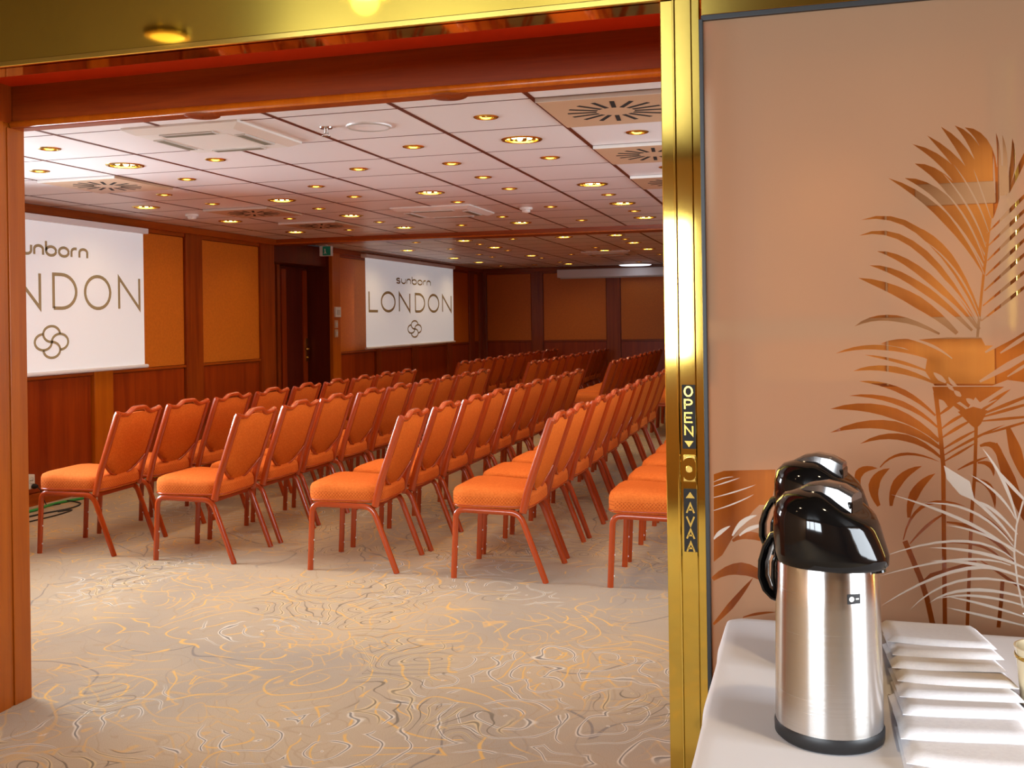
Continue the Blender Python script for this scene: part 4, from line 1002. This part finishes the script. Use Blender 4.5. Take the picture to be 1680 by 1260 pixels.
# ================================================================== TABLE
TZ, TX0, TX1, TY0, TY1 = 0.775, -0.155, 1.35, 1.22, 2.135
tb = empty('buffet_table', ((TX0+TX1)/2, (TY0+TY1)/2, 0)); ox, oy = (TX0+TX1)/2, (TY0+TY1)/2
MB().box(TX0+0.01-ox, TX1-0.01-ox, TY0+0.01-oy, TY1-0.01-oy, TZ-0.03, TZ-0.004, 0.004).build('tabletop', 'wood_light', tb)
for sx in (TX0+0.08, TX1-0.08):
    for sy in (TY0+0.08, TY1-0.08): MB().box(sx-0.02-ox, sx+0.02-ox, sy-0.02-oy, sy+0.02-oy, 0, TZ-0.03, 0.004).build('leg', 'steel', tb)
tag(tb, 'buffet table hidden under the white tablecloth beside the glass door', 'table')
def cloth_mesh():
    mb = MB(); r0 = 0.035; n = 160; loop = []
    # rounded rectangle outline, then rings going in (top) and down (skirt)
    def outline(inset, rad):
        out = []; x0, x1, y0, y1 = TX0+inset, TX1-inset, TY0+inset, TY1-inset
        per = [(x1-rad, y0+rad, -90), (x1-rad, y1-rad, 0), (x0+rad, y1-rad, 90), (x0+rad, y0+rad, 180)]
        segs = []
        for c in range(4):
            cx, cy, a = per[c]
            for i in range(7): segs.append((cx+rad*math.cos(math.radians(a+15*i)), cy+rad*math.sin(math.radians(a+15*i)), math.radians(a+15*i)))
            nx = per[(c+1) % 4]; ax_, ay = segs[-1][0], segs[-1][1]
            bx_, by_ = nx[0]+rad*math.cos(math.radians(nx[2])), nx[1]+rad*math.sin(math.radians(nx[2]))
            for i in range(1, 34): segs.append((ax_+(bx_-ax_)*i/34, ay+(by_-ay)*i/34, segs[-1][2] if i > 1 else math.radians(per[c][2]+90)))
        return segs
    rings = []
    for inset, rad, z in ((0.30, 0.03, TZ), (0.12, 0.03, TZ), (0.03, 0.03, TZ), (0.010, 0.03, TZ-0.001), (0.003, 0.032, TZ-0.004), (0.0, 0.034, TZ-0.012)):
        rings.append([(x, y, z) for x, y, a in outline(inset, rad)])
    for dz in (0.05, 0.12, 0.22, 0.34, 0.48, 0.66):
        ring = []; 
        for i, (x, y, a) in enumerate(outline(0.0, 0.034)):
            amp = 0.03*min(1, dz/0.4); wv = amp*(math.sin(i*0.46)+0.5*math.sin(i*0.21+1))+0.03*dz
            wv = max(wv, -0.004) if math.sin(a) > 0.7 else wv+0.01
            wv = min(wv, 0.05)
            if math.sin(a) > 0.3: wv = min(wv, 0.07)
            ring.append((x+math.cos(a)*wv, y+math.sin(a)*wv, TZ-0.012-dz))
        rings.append(ring)
    k = len(rings[0]); 
    for r_ in rings: mb.v += r_
    for i in range(len(rings)-1):
        for j in range(k): mb.f.append((i*k+j, i*k+(j+1) % k, (i+1)*k+(j+1) % k, (i+1)*k+j))
    mb.f.append(tuple(range(k)))
    return mb
tag(cloth_mesh().build('tablecloth', 'cloth', None, True), 'white tablecloth draped over the buffet table in front of the glass door', 'tablecloth')

# ================================================================== AIRPOTS
def airpot(x, y, rz, label):
    t = empty('airpot', (x, y, TZ), rz)
    MB().lathe([(0.0, 0.0), (0.074, 0.0), (0.0785, 0.004), (0.0790, 0.018), (0.0775, 0.022)], 48).build('base_ring', 'black_matte', t, True, auto=50)
    body = MB().lathe([(0.0770, 0.018), (0.0772, 0.03), (0.0765, 0.10), (0.0745, 0.20), (0.0730, 0.262), (0.070, 0.266), (0.0, 0.266)], 64).build('body', 'steel', t, True, auto=40)
    # logo label wraps on the body, towards the camera's right
    def lab(name, a0, a1, z0, z1, mat, par, lift):
        mb = MB(); n = 6
        def rr(z): return 0.0772-(z-0.03)*0.0172+0.0004+lift
        mb.grid(lambda u, v: (rr(z0+(z1-z0)*v)*math.cos(a0+(a1-a0)*u), rr(z0+(z1-z0)*v)*math.sin(a0+(a1-a0)*u), z0+(z1-z0)*v), n, 1); return mb.build(name, mat, par)
    a = -rz + math.radians(-62)
    lb_ = lab('logo_label', a-0.135, a+0.135, 0.214, 0.228, 'black_matte', body, 0.0002)
    mb = MB(); rr_ = 0.0772-(0.221-0.03)*0.0172+0.0012
    for q in range(16): an = a-0.055+0.052*math.cos(2*PI*q/16); mb.v.append((rr_*math.cos(an), rr_*math.sin(an), 0.221+0.0038*math.sin(2*PI*q/16)))
    mb.f.append(tuple(range(16))); mb.build('logo_disc', 'plastic', lb_)
    lab('logo_line', a+0.03, a+0.10, 0.2198, 0.2222, 'plastic_grey', lb_, 0.0006)
    # pump head: dome, longer towards the spout (+x)
    prof = [(0.072, 0.258), (0.0755, 0.262), (0.0765, 0.275), (0.0768, 0.300), (0.0762, 0.328), (0.0715, 0.345), (0.060, 0.357), (0.038, 0.364), (0.0, 0.366)]
    mb = MB(); n = 48
    for (r_, z) in prof:
        for j in range(n):
            an = 2*PI*j/n; c, s_ = math.cos(an), math.sin(an)
            low = max(0, min(1, (0.318-z)/0.045)); ex_ = 0.014*max(0, c)**3*low            # spout bulge
            zz = z-0.030*max(0, c)**1.5*max(0, (z-0.29)/0.075)*(r_/0.05 if r_ < 0.05 else 1)  # slope towards the spout
            mb.v.append(((r_+ex_)*c, (r_+ex_*0.4)*s_, zz))
    for i in range(len(prof)-1):
        for j in range(n): mb.f.append((i*n+j, i*n+(j+1) % n, (i+1)*n+(j+1) % n, (i+1)*n+j))
    head = mb.build('pump_head', 'black', t, True)
    # push lever: wedge lid
    mb = MB()
    secs = [(-0.040, 0.016, 0.352, 0.364), (-0.022, 0.024, 0.356, 0.374), (0.0, 0.027, 0.352, 0.378), (0.026, 0.027, 0.340, 0.374), (0.046, 0.025, 0.334, 0.364)]
    for (xx, hw_, zl, zh) in secs: mb.v += [(xx, -hw_, zl), (xx, -hw_*0.86, zh-0.004), (xx, -hw_*0.5, zh), (xx, hw_*0.5, zh), (xx, hw_*0.86, zh-0.004), (xx, hw_, zl)]
    for i in range(len(secs)-1):
        for j in range(5): mb.f.append((i*6+j, i*6+j+1, i*6+j+7, i*6+j+6))
    mb.f += [tuple(range(6))[::-1], tuple(range(24, 30))]
    lev = mb.build('push_lever', 'steel_lid', head, True, auto=35)
    MB().box(0.040, 0.0475, -0.024, 0.024, 0.328, 0.354, 0.003).build('lever_tip', 'black', lev)
    # spout under the bulge
    MB().tube([(0.066, 0, 0.275), (0.074, 0, 0.262), (0.076, 0, 0.252)], 0.011, 14).build('spout', 'black', head, True, auto=50)
    # carrying handle at the back
    hp_ = [(-0.066, 0, 0.292), (-0.080, 0, 0.288), (-0.092, 0, 0.270), (-0.100, 0, 0.245), (-0.101, 0, 0.222), (-0.094, 0, 0.203), (-0.083, 0, 0.192), (-0.076, 0, 0.190)]
    hd = MB().sweep(hp_, 0.017, 0.0055, (0, 1, 0), 10, 3, [1.2, 1.15, 1.05, 1, 1, 0.95, 0.8, 0.7]).build('handle', 'black', t, True, auto=60)
    MB().sweep([(-0.074, 0, 0.268), (-0.083, 0, 0.245), (-0.084, 0, 0.222), (-0.080, 0, 0.200)], 0.008, 0.003, (0, 1, 0), 8, 3).build('handle_stay', 'black', hd, True)
    tag(t, label, 'airpot', 'pump airpots')
airpot(0.034, 1.566, math.radians(-22), 'front steel pump airpot with black head on the white tablecloth')
airpot(0.028, 1.880, math.radians(-12), 'rear steel pump airpot standing behind the other one by the glass')

# ================================================================== NAPKINS
def napkin(i):
    step = 0.0665; y = 1.40+step*i; depth, wd = 0.215, 0.180; th = 0.012
    mb = MB(); nu, nv = 14, 16; rn = random.Random(20+i); ph = rn.uniform(0, 6); x0 = 0.128+0.0025*i+rn.uniform(-0.004, 0.004)
    th = 0.0095
    def surf(top):
        def fn(u, v):
            lay = min(i, max(0.0, depth-v*depth)/step)
            zz = TZ+0.0008+(th+0.0003)*lay
            edge = min(1, (v*depth)/0.008, ((1-v)*depth)/0.008, (u*wd)/0.004, ((1-u)*wd)/0.004); e = math.sqrt(max(0, 1-(1-edge)**2))
            zz += th*(0.12+0.88*e) if top else 0
            return (x0+u*wd, y+v*depth-0.012*math.sin(PI*u*0.8+ph*0.3)*(1-v), zz)
        return fn
    mb.grid(surf(True), nu, nv); n1 = len(mb.v); mb.grid(surf(False), nu, nv)
    rows = nv+1
    edge = [a*rows for a in range(nu+1)] + [nu*rows+j for j in range(1, rows)] + [a*rows+nv for a in range(nu-1, -1, -1)] + [j for j in range(nv-1, 0, -1)]
    for q in range(len(edge)):
        a, b_ = edge[q], edge[(q+1) % len(edge)]; mb.f.append((a, b_, b_+n1, a+n1))
    o = mb.build('folded_napkin', 'napkin', None, True, auto=70)
    pos = 'nearest the viewer' if i == 0 else 'furthest back against the glass door' if i == 8 else '%s from the front' % ORD[i]
    tag(o, 'folded white napkin in the fanned row on the tablecloth, '+pos, 'napkin', 'fanned napkins')
for i in range(9): napkin(i)

# ================================================================== JAR AT THE RIGHT EDGE
t = empty('sachet_jar', (0.366, 1.755, TZ))
MB().lathe([(0.0, 0.0), (0.032, 0.0), (0.036, 0.004), (0.039, 0.04), (0.043, 0.086), (0.045, 0.094), (0.042, 0.094), (0.038, 0.04), (0.034, 0.008), (0.0, 0.008)], 40).build('jar', 'cream', t, True, auto=50)
MB().lathe([(0.0431, 0.076), (0.0448, 0.079), (0.0440, 0.082)], 40).build('gold_band', 'gold', t, True)
tag(t, 'cream glazed jar cut off by the right edge of the picture', 'jar')
t = empty('paper_sachet', (0.368, 1.755, TZ+0.010))
pl = [(-0.012, 0.0), (0.022, 0.0), (0.026, 0.150), (0.004, 0.152), (-0.034, 0.136), (-0.012, 0.118)]
MB().prism(pl, lambda p: (p[0], -0.0012, p[1]), lambda p: (p[0], 0.0012, p[1])).build('packet', 'napkin', t)
MB().box(-0.010, 0.020, -0.0016, 0.0016, 0.006, 0.012).build('sealed_edge', 'plastic_grey', t)
tag(t, 'white paper sachet standing in the cream jar at the right edge', 'sachet')

# lobby ceiling lamps mirrored in the brass housing
for i, (x, y, p) in enumerate(((-1.5, 1.15, 40), (-2.5, 0.9, 8), (0.5, 1.2, 26))):
    t = empty('lobby_downlight', (x, y, 2.60))
    MB().lathe([(0.0, 0.0), (0.075, 0.0), (0.09, -0.004), (0.09, -0.012), (0.07, -0.016)], 28).build('trim_ring', 'gold', t, True, auto=40)
    MB().lathe([(0.07, -0.014), (0.05, -0.022), (0.0, -0.026)], 24).build('lens', 'bulb_soft' if i == 1 else 'bulb', t, True)
    lamp_light(t, p, -0.04, 0.05)
    tag(t, 'round lobby downlight %s' % ('reflected as the bright spot in the brass fascia', 'reflected as the amber glow in the brass fascia', 'above the buffet table, out of view')[i], 'downlight', 'lobby downlights')
